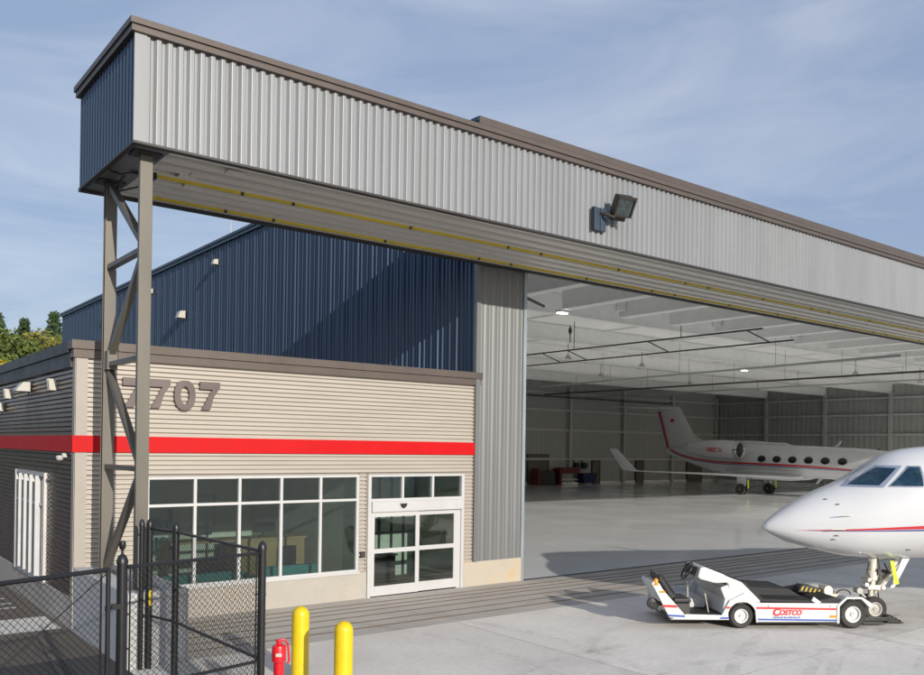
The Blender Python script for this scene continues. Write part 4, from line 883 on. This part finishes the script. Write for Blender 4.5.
rail((G1[0]+.06,G1[1],2.30),(T[0]-.05*ux,T[1]-.05*uy,2.30), .022, fa); rail((G1[0]+.06,G1[1],.87),(T[0]-.05*ux,T[1]-.05*uy,.87), .022, fa)
obj('wire_mesh', mesh_panel((G1[0]+.09*ux,G1[1]+.09*uy,0),(T[0]-.07*ux,T[1]-.07*uy,0), .05, 2.30), M['wire'], fa)
obj('tension_bar', MB().tube([(T[0]-.09*ux,T[1]-.09*uy,.05),(T[0]-.09*ux,T[1]-.09*uy,2.28)], .01, 6).tube([(G1[0]+.10*ux,G1[1]+.10*uy,.05),(G1[0]+.10*ux,G1[1]+.10*uy,2.28)], .01, 6), M['wire'], fa)
for z in (2.15, 1.75, 1.35, .95, .5):
    for (q, s_) in ((T, -1), (G1, 1)):
        obj('brace_band', MB().lathe([(.056,-.012),(.056,.012)], (q[0],q[1],z), (0,0,1), 12).box(q[0]+s_*.05, q[0]+s_*.10, q[1]-.012, q[1]+.012, z-.01, z+.01), M['vinyl'], fa)
P1 = (-11.36,-4.42); P2 = (-11.53,-3.66); P3 = (-11.66,-3.66)
fb = thing('chain_link_fence', 'black chain link fence run between the thick corner post and the plinth, three posts', 'fence', (P2[0],P2[1],0), group='black chain link fence sections')
for q, r in ((P1,.054),(P2,.052),(P3,.040)): post(q[0], q[1], r, 2.36, fb)
for z in (2.32, .88):
    rail((T[0],T[1]+.05,z),(P1[0],P1[1]-.04,z), .022, fb); rail((P1[0],P1[1]+.04,z),(P2[0],P2[1]-.03,z), .022, fb); rail((P2[0]-.04,P2[1],z),(P3[0]+.03,P3[1],z), .02, fb)
obj('wire_mesh', mesh_panel((T[0],T[1]+.07,0),(P1[0],P1[1]-.05,0), .05, 2.32), M['wire'], fb)
obj('wire_mesh', mesh_panel((P1[0],P1[1]+.05,0),(P2[0],P2[1]-.05,0), .05, 2.32), M['wire'], fb)
obj('warning_tag', MB().box(P2[0]-.02, P2[0]+.02, P2[1]-.056, P2[1]-.05, 1.05, 1.30), M['yellow'], fb)
gp = thing('gate_post', 'black round gate post with a small raised cap knob between fence and gate', 'post', (G1[0],G1[1],0))
post(G1[0], G1[1], .058, 2.34, gp)
obj('knob', MB().lathe([(.015,2.44),(.015,2.50),(.035,2.52),(.04,2.56),(.035,2.60),(.01,2.61)], (G1[0],G1[1],0), (0,0,1), 12), M['vinyl'], gp, smooth=True)
g0 = Vector((-13.43,-8.15,0)); g1 = Vector((-15.6,-8.90,0)); gd = (g1-g0).normalized()
g0 = Vector((-13.36,-7.93,0)); g1 = g0+Vector((-1.12,-.42,0)).normalized()*3.2; gd = (g1-g0).normalized()
gt = thing('chain_link_gate', 'black chain link gate with a diagonal truss rod hinged on the round gate post', 'gate', tuple(g0))
for q in (g0, g1): obj('stile', MB().tube([(q.x,q.y,.08),(q.x,q.y,2.32)], .026, 10), M['vinyl'], gt, smooth=True)
for z in (2.30, .10): rail((g0.x,g0.y,z),(g1.x,g1.y,z), .026, gt)
obj('wire_mesh', mesh_panel(tuple(g0+gd*.09), tuple(g1-gd*.05), .1, 2.28), M['wire'], gt)
obj('tension_bar', MB().tube([tuple(g0+gd*.09+Vector((0,0,.1))), tuple(g0+gd*.09+Vector((0,0,2.26)))], .012, 6), M['wire'], gt)
obj('truss_rod', MB().tube([tuple(g0+gd*.03+Vector((0,0,2.25))), tuple(g1-gd*.03+Vector((0,0,.15)))], .007, 6), M['wire'], gt)
for z in (1.86, .4): obj('hinge', MB().box(G1[0]-.12, G1[0]+.0, G1[1]-.06, G1[1]-.0, z-.03, z+.03).lathe([(.034,-.03),(.034,.03)], (g0.x,g0.y,z), (0,0,1), 10).lathe([(.064,-.025),(.064,.025)], (G1[0],G1[1],z), (0,0,1), 12), M['vinyl'], gt)
def bollard(x, y, label):
    t = thing('bollard', label, 'bollard', (x, y, 0), 'yellow bollards in front of the office')
    obj('sleeve', MB().lathe([(.135,0),(.135,1.08)]+[(.135*math.cos(R(a)), 1.08+.135*math.sin(R(a))) for a in range(10, 90, 10)]+[(.004,1.215)], (x,y,0), (0,0,1), 32), M['yellow'], t, smooth=True)
    obj('foot_ring', MB().lathe([(.17,.001),(.17,.012),(.14,.02)], (x,y,0), (0,0,1), 24, caps=False), M['slab'], t)
bollard(-9.9, -5.9, 'yellow domed bollard next to the red hydrant post, the farther of the two')
bollard(-9.91, -7.26, 'yellow domed bollard standing alone, the nearer and lower looking of the two')
hx, hy_ = -11.0, -7.35
hp = thing('hydrant_post', 'short red hydrant post with a lever handle beside the yellow bollards', 'hydrant', (hx, hy_, 0))
hx, hy_ = (-11.16, -7.75); zt = 1.15
hx, hy_ = -10.95, -7.32; zt = 1.04
hp.location = (hx, hy_, 0); OFF[hp.name] = Vector((hx, hy_, 0))
obj('barrel', MB().lathe([(.07,0),(.07,.78),(.095,.80),(.095,.98),(.085,1.01),(.04,1.03)], (hx,hy_,0), (0,0,1), 20), M['hyred'], hp, smooth=True)
obj('cap', MB().lathe([(.035,1.02),(.035,1.06),(.05,1.065),(.05,1.085),(.01,1.09)], (hx,hy_,0), (0,0,1), 12), M['hyred'], hp, smooth=True)
obj('lever', MB().tube([(hx-.03,hy_-.02,1.08),(hx+.05,hy_-.05,1.10),(hx+.10,hy_-.06,1.03),(hx+.125,hy_-.06,.80),(hx+.10,hy_-.06,.76)], .014, 8), M['hyred'], hp, smooth=True)
obj('plate', MB().box(-.035,.035,-.004,.004,-.022,.022) if False else tf(MB().box(-.04,.04,-.004,.004,-.022,.022), Matrix.Translation(Vector((hx-.045,hy_-.086,.90)))@Matrix.Rotation(R(-25),4,'Z')), M['fixture'], hp)

# ------------------------------------------------------------------ trees and house beyond
LM = {}
for nm, c in (('dark', (.045,.080,.026)), ('mid', (.105,.14,.026)), ('olive', (.17,.155,.024)), ('yellow', (.30,.25,.015))):
    LM[nm] = pm('leaf_'+nm, c, .7, var=.45, scale=.45, fine=.35, fscale=3)
M['bark'] = pm('bark', (.07,.05,.035), .9, var=.2, scale=3)
def tree(x, y, h, r, kind, conifer, label):
    rnd = random.Random(int(x*31+y*17))
    t = thing('conifer_tree' if conifer else 'broadleaf_tree', label, 'tree', (x, y, 0), 'trees beyond the office roof')
    tk = MB().tube([(x,y,-.1),(x+.2,y,h*.45),(x,y,h*.93)], [h*.022,h*.014,.05], 7)
    for k in range(9):
        a = rnd.random()*6.28; z = h*(.3+.06*k); rr = r*.7*(1-.5*k/9)
        tk.tube([(x,y,z),(x+math.cos(a)*rr,y+math.sin(a)*rr,z+(.0 if conifer else rr*.5))], [.12,.03], 5)
    obj('trunk', tk, M['bark'], t)
    m = MB()
    clumps = []
    if conifer:
        for k in range(75):
            f = k/75; z = h*(.16+.84*f); rr = r*(1-f**1.6)*(.75+.4*rnd.random()); a = k*2.4+rnd.random()
            clumps.append((x+math.cos(a)*rr*.62, y+math.sin(a)*rr*.62, z-rr*.1, max(1.1, rr*.52), .6))
    else:
        for k in range(42):
            a = rnd.random()*6.28; e = rnd.uniform(-.5,1.4); q = rnd.random()**.45
            clumps.append((x+math.cos(a)*math.cos(e)*r*q, y+math.sin(a)*math.cos(e)*r*q, h*.62+math.sin(e)*h*.34*q, r*rnd.uniform(.2,.36), .8))
    for (cx_, cy_, cz_, cr, fl_) in clumps:
        for k in range(46):
            v = Vector((rnd.gauss(0,1), rnd.gauss(0,1), rnd.gauss(0,1))).normalized()*cr*(rnd.random()**.4); v.z *= fl_
            c = Vector((cx_,cy_,cz_))+v; s = rnd.uniform(.22,.5)
            a = Vector((rnd.gauss(0,1), rnd.gauss(0,1), rnd.gauss(0,1))).normalized(); b = a.orthogonal().normalized()*s; a = a*s
            m.quad(c-a-b*.6, c+a-b*.5, c+a*.8+b*.6, c-a*.7+b*.5)
    obj('crown', m, LM[kind], t)
TR = [(14.5,172,28.5,8,'dark',1,'tallest dark conifer in the leftmost part of the tree line'),(9,166,26.5,9,'mid',0,'broad mid green tree at the edge of the photo'),
 (25.3,203,32.0,7,'dark',1,'slim dark conifer standing alone against the sky'),(26.5,190,28.0,8,'dark',0,'round dark tree between the two conifers'),(31.5,200,31.0,8,'mid',0,'mid green round tree left of the twin conifer'),
 (33.0,209,35.2,8.5,'dark',1,'tall twin topped conifer nearest the blue wall'),(36.2,208,34,8,'dark',1,'second conifer crowded against the twin topped one'),(16.2,147,23.5,7,'olive',0,'olive green tree in front of the slim conifer'),
 (9.3,138,22,6.5,'mid',0,'green tree low behind the office roof at the edge of the view'),(13.0,141,22.0,5.5,'mid',0,'small mid green tree behind the yellow bush'),(20.3,156,23.5,6.5,'olive',0,'yellowish olive tree low in the middle of the tree line'),
 (26.6,170,26,7.5,'mid',0,'bushy green tree just left of the blue wall'),(30.5,178,27.5,7,'olive',0,'olive tree touching the blue wall corner'),(5.2,113,14.6,4.8,'yellow',0,'bright yellow tree just above the office roof cap'),(8.4,121,14.9,4.2,'yellow',0,'second yellow tree beside the pale house')]
for a in TR: tree(*a)
hs = thing('distant_house', 'pale pinkish house gable showing between the trees above the office roof', 'house', (12.2, 136, 0))
obj('wall', MB().box(9.6, 14.6, 134, 142, 0, 14.2), M['plaster'], hs)
obj('roof', MB().prism([(9.2,14.1),(15.0,14.1),(12.1,16.4)], 1, 133.6, 142.4), M['plaster'], hs)
hm = MB(); 
nh = 40
hm.grid(lambda u, v: (-200+500*u, 120+200*v, -.3+ (10*min(1,v*1.6))*(.8+.2*math.sin(u*9))), 30, 12)
obj('hillside', hm, M['grass'], kind='structure', smooth=False)

# ------------------------------------------------------------------ world, sun, camera
SD = Vector((.11, 1, -.295)).normalized()      # travel direction of sunlight
el = math.asin(-SD.z)
wd = bpy.data.worlds.new('World'); SC.world = wd; wd.use_nodes = True; nt = wd.node_tree; N = nt.nodes; L = nt.links
bg = N['Background']; bg.inputs['Strength'].default_value = .13
sky = N.new('ShaderNodeTexSky'); sky.sky_type = 'NISHITA'; sky.sun_disc = False; sky.sun_elevation = el; sky.sun_rotation = math.atan2(-SD.x, -SD.y)
sky.air_density = 1.0; sky.dust_density = 1.2; sky.ozone_density = 1.2
tc = N.new('ShaderNodeTexCoord'); mp = N.new('ShaderNodeMapping'); mp.inputs['Scale'].default_value = (1.2, 1.2, 5.0); mp.inputs['Rotation'].default_value = (R(12), R(-14), R(20))
L.new(tc.outputs['Generated'], mp.inputs['Vector'])
nz = N.new('ShaderNodeTexNoise'); nz.inputs['Scale'].default_value = 2.2; nz.inputs['Detail'].default_value = 7; nz.inputs['Roughness'].default_value = .58; nz.inputs['Distortion'].default_value = .6
L.new(mp.outputs['Vector'], nz.inputs['Vector'])
# thin veil of high cloud over the blue, with brighter streaks
mr = N.new('ShaderNodeMapRange'); mr.inputs['From Min'].default_value = .40; mr.inputs['From Max'].default_value = .72; L.new(nz.outputs['Fac'], mr.inputs['Value'])
veil = N.new('ShaderNodeMix'); veil.data_type = 'RGBA'; L.new(mr.outputs['Result'], veil.inputs['Factor']); veil.inputs['A'].default_value = (1.80, 2.3, 3.35, 1); veil.inputs['B'].default_value = (3.1, 3.4, 4.15, 1)
mx = N.new('ShaderNodeMix'); mx.data_type = 'RGBA'; mx.inputs['Factor'].default_value = .80; L.new(sky.outputs['Color'], mx.inputs['A']); L.new(veil.outputs['Result'], mx.inputs['B'])
L.new(mx.outputs['Result'], bg.inputs['Color'])
sl = bpy.data.lights.new('sun', 'SUN'); sl.energy = 3.4; sl.angle = R(.5); sl.color = (1, .925, .82)
so_ = bpy.data.objects.new('sun', sl); COL.objects.link(so_); so_.rotation_euler = SD.to_track_quat('-Z', 'Y').to_euler(); so_.location = (-20, -60, 40)

cam = bpy.data.cameras.new('camera'); co = bpy.data.objects.new('camera', cam); COL.objects.link(co); SC.camera = co
f = 857.4; yaw = R(37.743); roll = R(.8232)
cam.sensor_fit = 'HORIZONTAL'; cam.sensor_width = 36; cam.lens = 36*f/924; cam.shift_y = (446.5-337.5)/924; cam.clip_start = .1; cam.clip_end = 3000
co.location = (-16.1513, -18.0387, 3.75)
co.matrix_world = Matrix.Translation(co.location) @ Matrix.Rotation(-yaw, 4, 'Z') @ Matrix.Rotation(R(90), 4, 'X') @ Matrix.Rotation(roll, 4, 'Z')
SC.view_settings.view_transform = 'Standard'; SC.view_settings.look = 'None'; SC.view_settings.gamma = 1; SC.view_settings.exposure = .42; SC.view_settings.use_curve_mapping = False
SC.cycles.max_bounces = 10; SC.cycles.diffuse_bounces = 5; SC.cycles.glossy_bounces = 4; SC.cycles.transparent_max_bounces = 12; SC.cycles.use_denoising = True
SC.cycles.sample_clamp_indirect = 6
